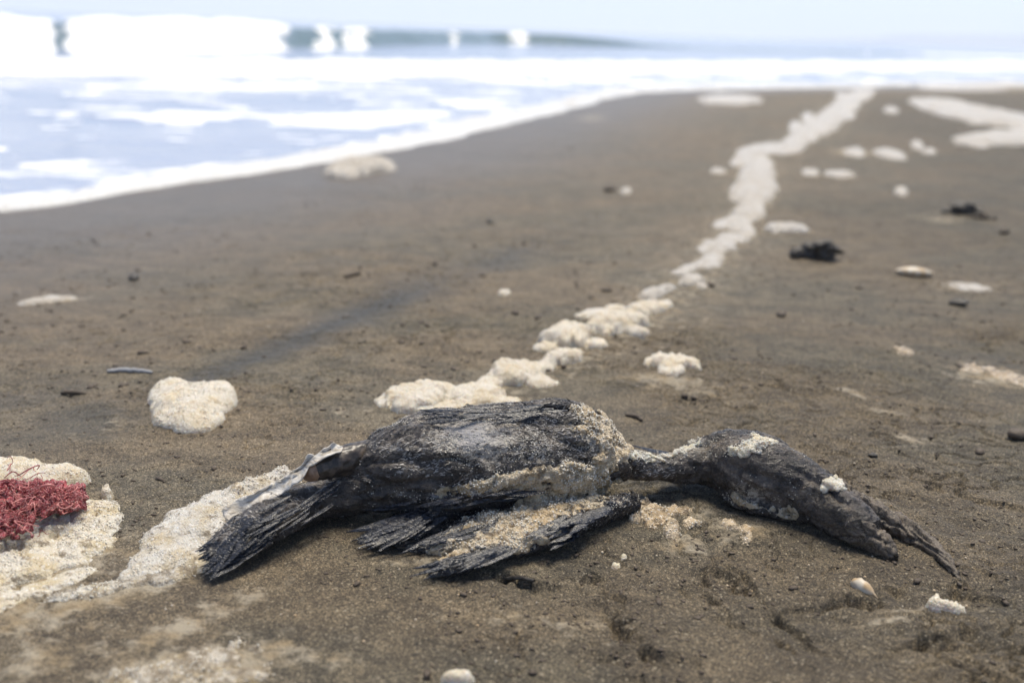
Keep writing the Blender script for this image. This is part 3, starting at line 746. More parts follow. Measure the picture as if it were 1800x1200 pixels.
def plumage(name, sx, sy, sz):
    m = NM(name)
    st = m.noise(vec=m.scale(sx, sy, sz), det=5, rough=.7)
    n1 = m.noise(60, det=4, rough=.65); n2_ = m.noise(260, det=3, rough=.7)
    cc = m.mix(m.ramp(n1, .4, .65), (.022, .019, .018), (.125, .102, .084))
    cc = m.mix(m.math('MULTIPLY', m.ramp(st, .5, .75), .7), cc, (.22, .185, .16))
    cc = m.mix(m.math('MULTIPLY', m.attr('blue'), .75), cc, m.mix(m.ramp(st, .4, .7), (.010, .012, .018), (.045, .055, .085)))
    sn = m.math('ADD', m.attr('sandy'), m.math('MULTIPLY', m.math('SUBTRACT', n1, .52), 1.8))
    sg = m.sep(m.voro(1000, 'Color'))
    sm = m.math('MULTIPLY', m.ramp(sn, .2, .7), m.ramp(sg, .25, .55))
    cc = m.mix(m.math('MULTIPLY', sm, .8), cc, m.mix(sg, (.09, .07, .05), (.24, .19, .13)))
    # thin dried foam film and bubbles
    fmv = m.math('ADD', m.math('MULTIPLY', m.attr('foam'), 1.0), m.math('MULTIPLY', m.math('SUBTRACT', n2_, .5), 2.6))
    fmv = m.math('ADD', fmv, m.math('MULTIPLY', m.math('SUBTRACT', n1, .5), 1.6))
    fm_ = m.ramp(fmv, .34, 1.0)
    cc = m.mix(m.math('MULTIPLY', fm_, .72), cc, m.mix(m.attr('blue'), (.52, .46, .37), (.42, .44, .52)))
    bn = m.voro(700, 'Distance'); bc = m.sep(m.voro(700, 'Color'))
    bub = m.math('MULTIPLY', m.ramp(bn, .30, .18), m.ramp(bc, .80, .88))
    bub = m.math('MULTIPLY', bub, m.math('MULTIPLY', m.ramp(n1, .45, .60), m.ramp(m.attr('foam'), .02, .4, .15, 1)))
    cc = m.mix(m.math('MULTIPLY', bub, .6), cc, (.50, .47, .43))
    h = m.math('ADD', m.math('MULTIPLY', st, 1.4), m.math('ADD', m.math('MULTIPLY', n2_, 1.0), m.math('MULTIPLY', bub, .5)))
    h = m.math('ADD', h, m.math('MULTIPLY', sm, .5))
    ro = m.ramp(n2_, .35, .65, .16, .42)
    m.set(Base_Color=cc, Roughness=ro, Normal=m.bump(h, .0016, 1.0)); m.b.inputs['Specular IOR Level'].default_value = .6
    return m.m
PLUM = plumage('wet_plumage', 90, 420, 420)
link('body', body, PLUM, parent=bird)

# bill, two parts
m = NM('sandy_bill')
nb_ = m.noise(120, det=4, rough=.7); sg = m.sep(m.voro(1000, 'Color'))
cc = m.mix(m.ramp(nb_, .38, .6), (.035, .028, .025), (.12, .095, .075)); cc = m.mix(m.math('MULTIPLY', m.ramp(sg, .45, .7), .75), cc, (.19, .155, .11))
m.set(Base_Color=cc, Roughness=.6, Normal=m.bump(m.math('ADD', nb_, m.math('MULTIPLY', sg, .4)), .002, 1.0)); BILL = m.m
for nm, sec in (('lower_bill', lower), ('upper_bill', upper)):
    C, Hh, Ww = cspine(sec); V, F_, _ = loft(C, Hh, Ww, 16); s2 = Shell(); s2.add(V, F_)
    if nm == 'upper_bill':
        C, Hh, Ww = cspine([(1440,838,10,1,.035),(1480,860,9,1,.027),(1520,890,7,1,.020),(1560,912,5,1,.014)]); V, F_, _ = loft(C, Hh, Ww, 10); s2.add(V, F_)
    else:
        C, Hh, Ww = cspine([(1470,880,8,1,.015),(1510,903,7,1,.014),(1545,930,6,1,.010),(1568,955,4,1,.006)]); V, F_, _ = loft(C, Hh, Ww, 10); s2.add(V, F_)
    me = remeshed(nm, s2.V, s2.F, .0012, 1)
    V, N = get_np(me); bd_ = gp(1688, 1027) - gp(1480, 890); bd_ = bd_/np.linalg.norm(bd_); al = V @ bd_; ac = V @ np.cross(bd_, [0, 0, 1.])
    W_ = np.stack([al, ac, V[:, 2]], 1)
    setco(me, V + N*(.0026*fbm3(W_, (28, 190, 150), 3, 95) + .0013*fbm3(W_, (240, 400, 400), 2, 96) - .0026*np.exp(-(fbm3(W_, (12, 120, 90), 2, 94)/.12)**2))[:, None])
    link(nm, me, BILL, parent=bird)

# leg stump with its pale joint, and the stiff pale web skin behind it
m = NM('leg_skin')
pxg = m.noise(vec=m.scale(200, 60, 200), det=3)
cc = m.mix(m.ramp(pxg, .4, .7), (.035, .028, .024), (.12, .095, .075))
m.set(Base_Color=cc, Roughness=.35, Normal=m.bump(pxg, .0008, .8)); LEG = m.m
m = NM('pale_joint'); nn = m.noise(300, det=3); m.set(Base_Color=m.mix(m.ramp(nn, .3, .7), (.42, .27, .17), (.24, .14, .09)), Roughness=.35, Normal=m.bump(nn, .0006)); JOINT = m.m
C, Hh, Ww = cspine(leg); V, F_, _ = loft(C, Hh, Ww, 16)
me = remeshed('leg', V, F_, .0014, 1); V, N = get_np(me); setco(me, V + N*(.0009*fbm3(V, (90, 220, 220), 3, 97))[:, None])
lg = link('leg', me, LEG, parent=bird)
C, Hh, Ww = cspine([(560,826,13,.8,.041),(551,829,17,.8,.0375),(543,833,14,.8,.037),(536,837,8,.8,.037)]); V, F_, _ = loft(C, Hh, Ww, 14)
me = mesh_np('leg_joint', V, np.array([f if len(f) == 4 else f+(f[2],) for f in F_])) if False else None
me = bpy.data.meshes.new('leg_joint'); me.from_pydata([tuple(v) for v in V], [], [tuple(f) for f in F_]); me.update(); me.polygons.foreach_set('use_smooth', np.ones(len(me.polygons), bool))
link('leg_joint', me, JOINT, parent=lg, label='pale pinkish end of the leg bone')

def along(px, py, z): return onz(px, py, z)
top = [(588,776,.066),(578,783,.064),(560,792,.062),(540,808,.056),(525,822,.050),(500,838,.044),(470,856,.037),(430,874,.030),(390,900,.022)]
bot = [(600,792,.062),(586,802,.060),(560,815,.056),(542,828,.050),(530,844,.044),(512,860,.038),(486,878,.030),(446,902,.022),(400,937,.013)]
A = smooth_poly([along(*p) for p in top], 8); B = smooth_poly([along(*p) for p in bot], 8)
nw = 9; V = []
for j in range(nw):
    t = j/(nw-1); Pm = A*(1-t) + B*t
    ph = fbm2(Pm[:, 0]*95, np.full(len(Pm), t*2.), 3, 98)
    Pm = Pm + np.stack([.0012*fbm2(Pm[:, 0]*150, Pm[:, 2]*150, 2, 198), .0045*ph + .004*math.sin(math.pi*t), .0026*fbm2(Pm[:, 0]*110, np.full(len(Pm), t*3.), 3, 199)], 1)
    if j == 0: Pm[:, 2] += .002*fbm2(Pm[:, 0]*160, Pm[:, 0]*0, 3, 99)
    V.append(Pm)
V = np.stack(V, 1); n_, m_ = V.shape[:2]; i = np.arange(n_*m_).reshape(n_, m_)
Fw = np.stack([i[:-1, :-1], i[:-1, 1:], i[1:, 1:], i[1:, :-1]], -1).reshape(-1, 4)
m = NM('pale_web'); nn = m.noise(vec=m.scale(120, 120, 400), det=4, rough=.6)
m.set(Base_Color=m.mix(m.ramp(nn, .4, .65), (.62, .59, .54), (.40, .35, .28)), Roughness=.5, Normal=m.bump(nn, .002, .9)); WEB = m.m
me = mesh_np('foot_web', V.reshape(-1, 3), Fw); o = link('foot_web', me, WEB, parent=bird, label='crinkled pale skin of the webbed foot standing up behind the leg')
md = o.modifiers.new('thickness', 'SOLIDIFY'); md.thickness = .0009

# ---- wing: flattened arm lying in front of the body
wing_secs = [
 [(1122,880,12,1,.006),(1105,884,17,1,.003),(1075,893,20,1,.002),(1040,902,24,1.2,0),(1000,916,26,1.3,0),(960,934,26,1.4,0),(920,952,20,1.5,0),(880,968,17,1.6,0),(830,982,17,1.6,0),(780,998,14,1.6,0),(758,1006,5,1.6,0)],
 [(1045,868,16,1,.004),(1000,866,18,1,.006),(940,868,20,1.1,.005),(880,873,22,1.2,.004),(820,882,22,1.3,.003),(760,902,24,1.4,0),(710,925,22,1.6,0),(680,938,12,1.8,0),(655,948,4,2,0)],
 [(1040,885,20,1.4,-.002),(980,896,30,1.6,-.004),(920,912,34,1.8,-.006),(860,930,34,2,-.008),(800,948,28,2,-.008),(740,955,18,2,-.006),(700,958,10,2,-.004)],
]
sh = Shell()
for sec in wing_secs:
    C, Hh, Ww = cspine(sec); V, F_, _ = loft(C, Hh, Ww, 16); sh.add(V, F_)
wme = remeshed('wing', sh.V, sh.F, .0016, 2)
V, N = get_np(wme)
V = V + N*(.0020*fbm3(V, (40, 110, 110), 3, 101) + .0009*fbm3(V, (180, 380, 380), 2, 102))[:, None]
setco(wme, V); pxw, pyw = pix(V)
setattrs(wme, foam=in_ellipses(pxw, pyw, [(860, 940, 80, 26, -14, 1), (960, 905, 60, 24, -20, 1), (1000, 880, 60, 16, 0, .8), (780, 960, 60, 16, -12, .9), (1080, 885, 50, 10, -10, .5), (1010, 940, 50, 8, -28, .5), (900, 960, 20, 10, 0, .7), (760, 1000, 40, 10, -10, .4)]),
         sandy=in_ellipses(pxw, pyw, [(700, 950, 80, 24, -10, .6), (800, 985, 80, 12, -14, .4), (900, 930, 100, 40, 0, .4)]),
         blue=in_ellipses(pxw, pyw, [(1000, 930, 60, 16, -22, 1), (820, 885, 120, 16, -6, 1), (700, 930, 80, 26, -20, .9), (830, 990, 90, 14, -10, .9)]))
wing = link('wing', wme, PLUM, parent=bird)

m = NM('feather_vane')
vn = m.noise(vec=m.scale(200, 900, 900), det=3); nn = m.noise(90, det=4, rough=.7); bc = m.sep(m.voro(650, 'Color'))
cc = m.mix(m.ramp(vn, .4, .65), (.010, .011, .015), (.045, .048, .060)); cc = m.mix(m.math('MULTIPLY', m.math('MULTIPLY', m.ramp(nn, .52, .68), m.ramp(bc, .4, .8)), .7), cc, (.26, .23, .18))
m.set(Base_Color=cc, Roughness=.27, Normal=m.bump(m.math('ADD', vn, nn), .0010, .9)); VANE = m.m

def feather_mesh(L, W, curve, seed):
    """one feather: two vanes folded on a raised shaft, notched ragged edges, pointed tip"""
    r = np.random.default_rng(seed); n = 11; t = np.linspace(0, 1, n)
    wv_ = W*np.sin(np.pi*np.clip(t, .04, .985)**.75)**.55*(1-.55*t**5)
    l = wv_*r.uniform(.75, 1.1, n); rgt = wv_*r.uniform(.7, 1.05, n)
    x = L*t; y = curve*L*t*t
    V = np.concatenate([np.stack([x-.12*l, y+l, -.25*l], 1), np.stack([x, y, .10*W*np.ones(n)], 1), np.stack([x-.12*rgt, y-rgt, -.25*rgt], 1)])
    F = []
    for i in range(n-1):
        F += [(n+i, n+i+1, i+1, i), (2*n+i, 2*n+i+1, n+i+1, n+i)]
    return mesh_np('feather', V, F, smooth=False)
FEA = [feather_mesh(1, w_, c_, 500+k) for k, (w_, c_) in enumerate([(.09, .05), (.075, -.06), (.11, .02), (.085, .1), (.07, -.02), (.10, -.08)])]
for f_ in FEA: f_.materials.append(VANE)

def lay_feather(name, parent, a, b, za, zb, k, roll=0.0, wmul=1.0):
    """from pixel a (quill) to pixel b (tip) at heights za, zb over the sand"""
    A_ = onz(a[0], a[1], za); B_ = onz(b[0], b[1], zb); d = B_-A_; L = np.linalg.norm(d); d = Vector(d/L)
    up = Vector((0, -.35, 1)); s = up.cross(d).normalized(); u = d.cross(s)
    M = Matrix((d, s, u)).transposed().to_4x4() @ Matrix.Rotation(roll, 4, 'X')
    M = Matrix.Translation(Vector(A_)) @ M @ Matrix.Diagonal((L, L*wmul, L, 1))
    o = bpy.data.objects.new(name, FEA[k % len(FEA)]); COL.objects.link(o); o.parent = parent
    o.matrix_parent_inverse = Matrix.Translation(-parent.location) if parent.parent is None else Matrix.Identity(4)
    o.matrix_basis = M
    return o
def jit(s): return RNG.uniform(-s, s)
kf = 0
def srf(px, py, shells):  # height of the first shell hit on this pixel's ray (max z of nearby verts)
    V_, px_, py_ = shells; d = np.hypot(px_-px, py_-py); q = np.argsort(d)[:14]
    v = V_[q]; k = np.argmin(np.linalg.norm(v-CP, axis=1)); return float(v[k, 2])
WS = (V, pxw, pyw)
Vb_, _ = get_np(body); BS = (Vb_,) + tuple(pix(Vb_))
def wf(ax, ay, bx, by, wm=1.0, ground_tip=False, shells=None):
    global kf
    za = srf(ax, ay, shells or WS)+.0040; zb = .004+abs(jit(.003)) if ground_tip else srf(bx, by, shells or WS)+.0035
    lay_feather('flight_feather' if shells is None else 'covert_feather', wing if shells is None else bird, (ax, ay), (bx, by), za, zb, kf, jit(.35), wm); kf += 1
for k in range(26):   # fan at the left end of the upper band
    t = k/25; wf(770+jit(25)-t*10, 885+t*36+jit(5), 622+jit(20)+t*40, 944-t*2+t*24+jit(9), .7, True)
for k in range(12):   # upper dark band
    t = k/11; ax = 930-t*150; wf(ax+jit(8), 868+t*10+jit(6), ax-90+jit(16), 880+t*16+jit(5), .8)
for k in range(24):   # lower strand of feathers towards the sand
    t = k/23; ax = 905-t*90; wf(ax+jit(10), 958+t*20+jit(6), ax-84-jit(16), 994+t*16+jit(8), .65, t > .4)
for k in range(9):    # glossy feathers on the forearm
    t = k/8; ax = 1075-t*80; wf(ax+jit(6), 895+t*16+jit(6), ax-75, 925+t*26+jit(6), 1.15)
for k in range(6): wf(1010+jit(8), 935+jit(6), 965+jit(10), 958+jit(6), 1.4)
for k in range(10): wf(830+jit(60), 925+jit(20), 740+jit(40), 958+jit(14), .8, k % 3 == 0)
# tail feathers and back coverts
tail = link('tail', mesh_np('tail', np.array([tuple(onz(430, 930, .01)), tuple(onz(432, 934, .01)), tuple(onz(434, 930, .012))]), [(0, 1, 2)]), VANE, parent=bird) if False else None
for k in range(44):
    t = k/43; ax, ay = 450+jit(38), 908+44*t+jit(6)
    za = srf(ax, ay, BS)+.002; bx, by = 352+jit(11)+15*t, 962+55*t+jit(4)
    lay_feather('tail_feather', bird, (ax, ay), (bx, by), za, .004+.012*(1-t), kf, jit(.15), .85); kf += 1
for k in range(26):
    ax = RNG.uniform(470, 600); ay = 905-(ax-470)*.34+jit(22); wf(ax, ay, ax-56+jit(10), ay+34+jit(6), .55, shells=BS)
for k in range(24):
    ax = RNG.uniform(800, 1020); ay = 728-(ax-800)*.05+jit(10); wf(ax, ay, ax-70, ay+8+jit(7), .7, shells=BS)
for k in range(16):
    ax = RNG.uniform(700, 960); ay = 888-(ax-700)*.10+jit(8); wf(ax, ay, ax-66, ay+12+jit(6), .8, shells=BS)
# stray feather behind the neck
lay_feather('stray_feather', bird, (1200, 800), (1110, 782), .018, .035, 2, .3, .8)

# short barbs all over the carcass (joined: far too many to count)
def barbs(name, V, N, parent, n, Lr, mat, keep=None, lift=.35, wd=.00055, dirv=(-1, -.18, -.12)):
    pr = np.ones(len(V)) if keep is None else keep
    idx = RNG.choice(len(V), n, p=pr/pr.sum())
    nn_ = N[idx]; jt = RNG.normal(0, .0010, (n, 3)); p = V[idx] + jt - nn_*(jt*nn_).sum(1)[:, None]; d0 = np.array(dirv)[None] + RNG.normal(0, .35, (n, 3)); d0 -= nn_*(d0*nn_).sum(1)[:, None]
    d0 /= np.linalg.norm(d0, axis=1)[:, None]; s = np.cross(nn_, d0); L_ = RNG.uniform(*Lr, n)[:, None]
    a = p - s*wd; b = p + s*wd; mpt = p + d0*L_*.55 + nn_*L_*lift*.5; t_ = p + d0*L_ + nn_*L_*lift*RNG.uniform(-.2, 1, (n, 1))
    VV = np.stack([a, b, mpt + s*wd*.7, mpt - s*wd*.7, t_, t_ + s*1e-5], 1).reshape(-1, 3); k = np.arange(n)*6
    FF = np.concatenate([np.stack([k, k+1, k+2, k+3], 1), np.stack([k+3, k+2, k+5, k+4], 1)])
    return link(name, mesh_np(name, VV, FF, smooth=False), mat, parent=parent, kind='stuff')
V, N = get_np(body); px_, py_ = pix(V)
hd = sstep(1190, 1260, px_)
m = NM('down'); nn = m.noise(80, det=3); m.set(Base_Color=m.mix(nn, (.030, .026, .024), (.10, .085, .075)), Roughness=.45); DOWN = m.m
barbs('down_barbs', V, N, bird, 5500, (.003, .007), DOWN, keep=(1-.8*hd)*(N[:, 2] > -.6)*np.clip(1-.8*foamm, .05, 1), lift=.22)
m = NM('pale_barb'); m.set(Base_Color=(.34, .32, .30), Roughness=.35); PALE = m.m
barbs('pale_barbs', V, N, bird, 2600, (.002, .005), PALE, keep=(1-.97*hd)*(N[:, 2] > -.3)*(.08+sstep(.0, .6, fbm3(V, (30, 60, 60), 2, 111))), lift=.25, wd=.0004)
Vw, Nw = get_np(wme)
barbs('wing_barbs', Vw, Nw, wing, 4200, (.005, .012), VANE, keep=(Nw[:, 2] > -.5)*(1.0), lift=.07, dirv=(-1, -.35, -.15))

# wet bubbles on the carcass (joined)
m = NM('bubble_film'); m.set(Base_Color=(.72, .67, .57), Roughness=.12); BUB = m.m
def bubbles(name, V, N, w_, n, r, parent=None, **kw):
    idx = RNG.choice(len(V), n, p=w_/w_.sum()); rr = RNG.uniform(r[0], r[1], n)**1
    jt = RNG.normal(0, .0010, (n, 3)); jt -= N[idx]*(jt*N[idx]).sum(1)[:, None]
    VV, FF = many(ICO0, V[idx] + jt + N[idx]*(rr*.4)[:, None], rr)
    return link(name, mesh_np(name, VV, FF), BUB, parent=parent, kind='stuff', **kw)
bubbles('bubbles', V, N, (.04*(1-hd)+foamm**1.5)*(N[:, 2] > -.3)*(.08+sstep(-.1, .5, fbm3(V, (45, 60, 60), 3, 112))), 7000, (.0002, .00062), parent=bird)
fw_ = np.empty(len(Vw), np.float32); wme.attributes['foam'].data.foreach_get('value', fw_)
bubbles('bubbles', Vw, Nw, (.12+fw_)*(Nw[:, 2] > -.2), 2600, (.0002, .0006), parent=wing)

def one_piece(me):
    """drop detached crumbs so that a clump is one connected body"""
    nv = len(me.vertices); E = np.empty(len(me.edges)*2, np.int32); me.edges.foreach_get('vertices', E); E = E.reshape(-1, 2)
    lab = np.arange(nv)
    while True:
        a = lab.copy(); mn = np.minimum(lab[E[:, 0]], lab[E[:, 1]])
        np.minimum.at(lab, E[:, 0], mn); np.minimum.at(lab, E[:, 1], mn); lab = lab[lab]
        if (a == lab).all(): break
    u, c = np.unique(lab, return_counts=True); best = u[np.argmax(c)]
    import bmesh
    bm = bmesh.new(); bm.from_mesh(me); bm.verts.ensure_lookup_table()
    bmesh.ops.delete(bm, geom=[bm.verts[i] for i in np.nonzero(lab != best)[0]], context='VERTS'); bm.to_mesh(me); bm.free(); return me

# ---- foam caked on the bird: clumps resting on it
def foam_on(label, pts, seed, mat, Vs, step=5, voxel=.0014, jitter=.72, cat='sea foam', dens=1.0):
    """pts: (px, py, r_px) polyline on the carcass; balls sunk into the surface, merged"""
    Q = smooth_poly(pts, 10); C_ = []; S_ = []
    px_, py_ = pix(Vs)
    for px, py, r in Q:
        for _ in range(max(1, int(3.2*dens))):
            a, b = px + RNG.normal(0, r*jitter), py + RNG.normal(0, r*jitter*.75)
            d = np.hypot(px_-a, py_-b); q = np.argsort(d)[:10]; v = Vs[q]; p = v[np.argmin(np.linalg.norm(v-CP, axis=1))]
            if d[q[0]] > 6: p = onz(a, b, .001)
            rr = r*np.linalg.norm(p-CP)/FPX*RNG.uniform(.18, .62)
            C_.append(p); S_.append((rr*1.15, rr, rr*.75))
    V_, F_ = many(ICO1, np.array(C_), np.array(S_))
    me = remeshed('foam_clump', V_, F_, voxel, 1)
    Vn, Nn = get_np(me); setco(me, Vn + Nn*(.0014*fbm3(Vn, (120, 120, 120), 3, seed) + .0014*fbm3(Vn, (380, 380, 380), 2, seed+1) - .0022*sstep(.35, .6, fbm3(Vn, (210, 210, 210), 2, seed+2)))[:, None])
    me = one_piece(me)
    return link('foam_clump', me, mat, label=label, cat=cat, group='foam caked on the dead bird')
VS = np.concatenate([Vb_, Vw])
foam_on('ochre foam collar caked round the shoulder where the neck starts', [(1020,718,8),(1046,736,12),(1066,760,16),(1080,785,17),(1074,806,17),(1055,826,16),(1046,850,17),(1040,872,15)], 121, FOAM_CRUST, VS, dens=3)
foam_on('pale foam strip lying along the top of the neck', [(1085,795,10),(1115,800,9),(1150,802,8),(1185,796,8),(1215,783,7),(1232,774,5)], 122, FOAM, VS, dens=1.5)
foam_on('mottled foam band along the lower flank above the wing', [(770,868,6),(830,856,9),(890,847,13),(950,842,16),(1000,840,19),(1030,848,19),(1010,866,17),(960,868,10)], 123, FOAM_CRUST, VS, dens=2.6)
foam_on('wide foam crust covering the middle of the wing', [(762,972,10),(795,962,17),(835,944,21),(870,925,24),(905,945,20),(925,915,24),(945,932,18),(940,895,22),(985,885,18),(1020,882,14),(1055,880,9)], 124, FOAM_CRUST, VS, dens=3.2)
foam_on('cream foam cap on the crown of the head', [(1282,795,5),(1295,792,9),(1315,784,10),(1330,776,10),(1345,770,8),(1362,776,6)], 125, FOAM, VS, dens=2)
foam_on('small white foam knob at the base of the upper bill', [(1452,852,7),(1465,848,10),(1480,850,7)], 126, FOAM, VS, dens=2)
foam_on('round foam drop hanging under the throat', [(1374,902,5),(1385,903,8),(1396,905,6)], 127, FOAM_CRUST, VS, dens=3)
foam_on('lacy white foam crust under the cheek', [(1285,866,5),(1300,880,7),(1320,888,7),(1345,893,5),(1362,897,4)], 128, FOAM_CRUST, VS, dens=1)
foam_on('sparse foam flecks over the upper back near the shoulder', [(985,738,5),(1000,748,5),(1020,752,7),(1035,758,8)], 129, FOAM_CRUST, VS, dens=1)
foam_on('glassy bubbles and foam at the tail tip', [(306,1002,5),(326,990,6),(345,975,5),(352,992,6),(372,958,4)], 130, FOAM_GREY, VS, dens=2)
foam_on('thin pale foam flecks along the ridge of the upper bill', [(1522,884,3),(1540,892,4),(1562,901,5),(1580,908,4),(1602,916,3)], 132, FOAM_CRUST, VS, dens=1.5)
foam_on('small foam lump stuck halfway along the lower wing edge', [(900,962,7),(915,958,8),(930,962,6)], 131, FOAM_GREY, VS, dens=1)

for o_ in [o for o in COL.objects if o.name.startswith('foam_clump')]:
    if o_.data.materials[0] in (FOAM, FOAM_GREY, FOAM_THIN, FOAM_DIRTY, FOAM_CRUST, FOAM_WET) and len(o_.data.vertices) > 900:
        Vf, Nf = get_np(o_.data); wq = (Nf[:, 2] > .1)*sstep(-.2, .5, fbm3(Vf, (60, 60, 60), 3, 113)) + 1e-6*(Nf[:, 2] > 0)
        near_ = np.hypot(Vf[:, 0], Vf[:, 1]).mean() < 1.1
        if near_: bubbles('bubbles', Vf, Nf, wq, min(1100, len(Vf)//9), (.0003, .0009), parent=o_)


# ------------------------------------------------------------------ red strands
m = NM('red_strands'); nn = m.noise(120, det=4); n9 = m.noise(600, det=3, rough=.7)
rc = m.mix(m.ramp(nn, .38, .62), (.46, .085, .095), (.20, .025, .035)); rc = m.mix(m.math('MULTIPLY', m.ramp(n9, .50, .62), .7), rc, (.58, .36, .33))
m.set(Base_Color=rc, Roughness=.2, Normal=m.bump(n9, .002)); m.b.inputs['Subsurface Weight'].default_value = .1; m.b.inputs['Subsurface Scale'].default_value = .003
RED = m.m
m = NM('red_pale'); m.set(Base_Color=(.56, .20, .18), Roughness=.22); RED2 = m.m
red = empty('red_seaweed', onz(50, 900, .03), 'tangled heap of wet dark red strands lying on the foam pad at left', 'seaweed')
def tube(path, r, nseg=6):
    P = np.asarray(path); T = np.gradient(P, axis=0); T /= np.linalg.norm(T, axis=1, keepdims=True)+1e-9
    U = np.cross(T, [0.1, .2, 1.]); U /= np.linalg.norm(U, axis=1, keepdims=True)+1e-9; S = np.cross(T, U); n = len(P)
    rr = r*np.sin(np.pi*np.linspace(.08, .95, n))**.4
    V = np.stack([P + U*(rr*math.cos(6.283*k/nseg))[:, None] + S*(rr*math.sin(6.283*k/nseg))[:, None] for k in range(nseg)], 1).reshape(-1, 3)
    F = [(i*nseg+k, i*nseg+(k+1) % nseg, (i+1)*nseg+(k+1) % nseg, (i+1)*nseg+k) for i in range(n-1) for k in range(nseg)]
    return V, F
C_ = []; S_ = []
for _ in range(760):
    px = RNG.uniform(-70, 148); lo, hi = (862, 945) if px < 60 else (858 + (px-60)*.10, 905 - (px-60)*.15); lo -= 14
    py = RNG.uniform(lo, hi); p = onz(px, py, .010 + RNG.uniform(-.002, .007)); C_.append(p); S_.append(RNG.uniform(.0010, .0030))
V_, F_ = many(ICO1, np.array(C_), np.array(S_)); me = remeshed('strand_mass', V_, F_, .0010, 0)
Vn, Nn = get_np(me); setco(me, Vn + Nn*(.0028*fbm3(Vn, (200, 200, 200), 3, 141))[:, None]); link('strand_mass', me, RED, parent=red, kind='stuff')
for k in range(270):
    px, py = RNG.uniform(-30, 145), RNG.normal(884, 24)
    if px > 75: py = 876 + jit(17)
    px = min(px, 152 - abs(jit(8)))
    p = onz(px, py, .018 + RNG.uniform(-.003, .006)); n = 14
    d = RNG.normal(0, 1, 3)*[1, .8, .35]; d /= np.linalg.norm(d); L_ = RNG.uniform(.004, .015)
    c1, c2 = RNG.normal(0, 1, 3), RNG.normal(0, 1, 3); t = np.linspace(0, 1, n)[:, None]
    path = p + d*L_*(t-.5) + c1*L_*.28*np.sin(3.1*t*RNG.uniform(.8, 2)) + c2*L_*.12*np.sin(9*t)
    path[:, 2] = np.clip(path[:, 2], .014, .027)
    V_, F_ = tube(path, RNG.uniform(.00025, .0006)); link('strand', mesh_np('strand', V_, F_), RED if RNG.random() < .5 else RED2, parent=red)
# one upright curl
t = np.linspace(0, 1, 24)[:, None]; c_ = onz(86, 868, .026)
path = c_ + np.concatenate([.004*np.sin(6*t), .003*np.cos(5*t), .009*np.sin(3.14*t)], 1)
V_, F_ = tube(path, .0011); link('strand', mesh_np('strand', V_, F_), RED2, parent=red)

# ------------------------------------------------------------------ shells, stones, weed scraps
def rock_mesh(seed, el=(1, .7, .45), am=.18):
    v, f = ICO2; v = v.copy(); v = v*(1+am*fbm3(v*1.0, (1.3, 1.3, 1.3), 3, seed))[:, None]
    return mesh_np('stone', v*np.array(el), f)
m = NM('dark_stone'); nn = m.noise(200, det=4); m.set(Base_Color=m.mix(nn, (.02, .018, .016), (.07, .058, .045)), Roughness=.5, Normal=m.bump(nn, .002)); DARK = m.m
m = NM('bark_brown'); nn = m.noise(150, det=4); m.set(Base_Color=m.mix(nn, (.05, .035, .025), (.13, .10, .07)), Roughness=.7, Normal=m.bump(nn, .002)); BROWN = m.m
m = NM('pale_shell'); nn = m.noise(90, det=3); m.set(Base_Color=m.mix(m.ramp(nn, .4, .6), (.60, .53, .42), (.48, .34, .19)), Roughness=.45, Normal=m.bump(nn, .001)); SHELLM = m.m
rocks = [rock_mesh(150+k) for k in range(4)]
for k, (px, py, w_, lab, mt) in enumerate([
    (235, 491, 12, 'small dark stone on open sand near the left edge', DARK), (862, 391, 8, 'tiny dark stone in the middle distance near the wet runnel', DARK),
    (1072, 336, 12, 'dark stone beside a faint foam scrap in the middle distance', BROWN), (741, 568, 7, 'tiny dark stone left of the foam trail', BROWN),
    (905, 552, 9, 'flat brown stone between pale dot and foam trail', BROWN), (1373, 555, 12, 'small brown stone right of the middle of the trail', BROWN),
    (1685, 537, 15, 'dark stone with a pale end at the right hand side', DARK), (1765, 410, 9, 'tiny dark stone near the right edge below the weed', BROWN),
    (1722, 796, 10, 'rounded sandy stone right of the head of the bird', BROWN), (1790, 770, 20, 'dark lump cut by the right edge level with the head', BROWN),
    (1534, 802, 8, 'tiny black stone just above the bill base', DARK), (1247, 503, 9, 'small brown stone touching the foam trail', BROWN)]):
    p = gp(px, py); kx = np.linalg.norm(p-CP)/FPX; o = link('stone', rocks[k % 4].copy(), mt, label=lab, cat='stone', group='small stones on the sand')
    o.data.materials.clear(); o.data.materials.append(mt)
    o.location = p + np.array([0, 0, w_*kx*.28]); o.scale = (w_*kx,)*3; o.rotation_euler = (jit(.2), jit(.2), jit(3))

def weed(label, px, py, wpx, hpx, n, seed, mt=DARK, cat='seaweed'):
    p = gp(px, py); k = np.linalg.norm(p-CP)/FPX; C_ = []; S_ = []; r = np.random.default_rng(seed)
    for _ in range(n):
        a = r.normal(0, .42); b = r.uniform(0, 1)*max(0, 1-abs(a)*.6)
        C_.append(p + np.array([a*wpx*k, r.normal(0, .3)*wpx*k*.5, b*hpx*k*.8])); S_.append(np.array([r.uniform(.5, 1.2), .7, .5])*hpx*k*.38)
    V_, F_ = many(ICO1, np.array(C_), np.array(S_)); vx = hpx*k*.10
    me = remeshed('seaweed_clump', V_, F_, vx, 0); Vn, Nn = get_np(me)
    setco(me, Vn + Nn*(hpx*k*.25*fbm3(Vn, (3/(hpx*k),)*3, 3, seed))[:, None]); return link('seaweed_clump', me, mt, label=label, cat=cat, group='dark weed clumps on the right hand sand')
weed('black ragged seaweed clump right of the middle of the foam trail', 1442, 455, 38, 34, 46, 1)
weed('dark seaweed clump near the right edge, farthest of the weed', 1690, 376, 28, 22, 30, 2)
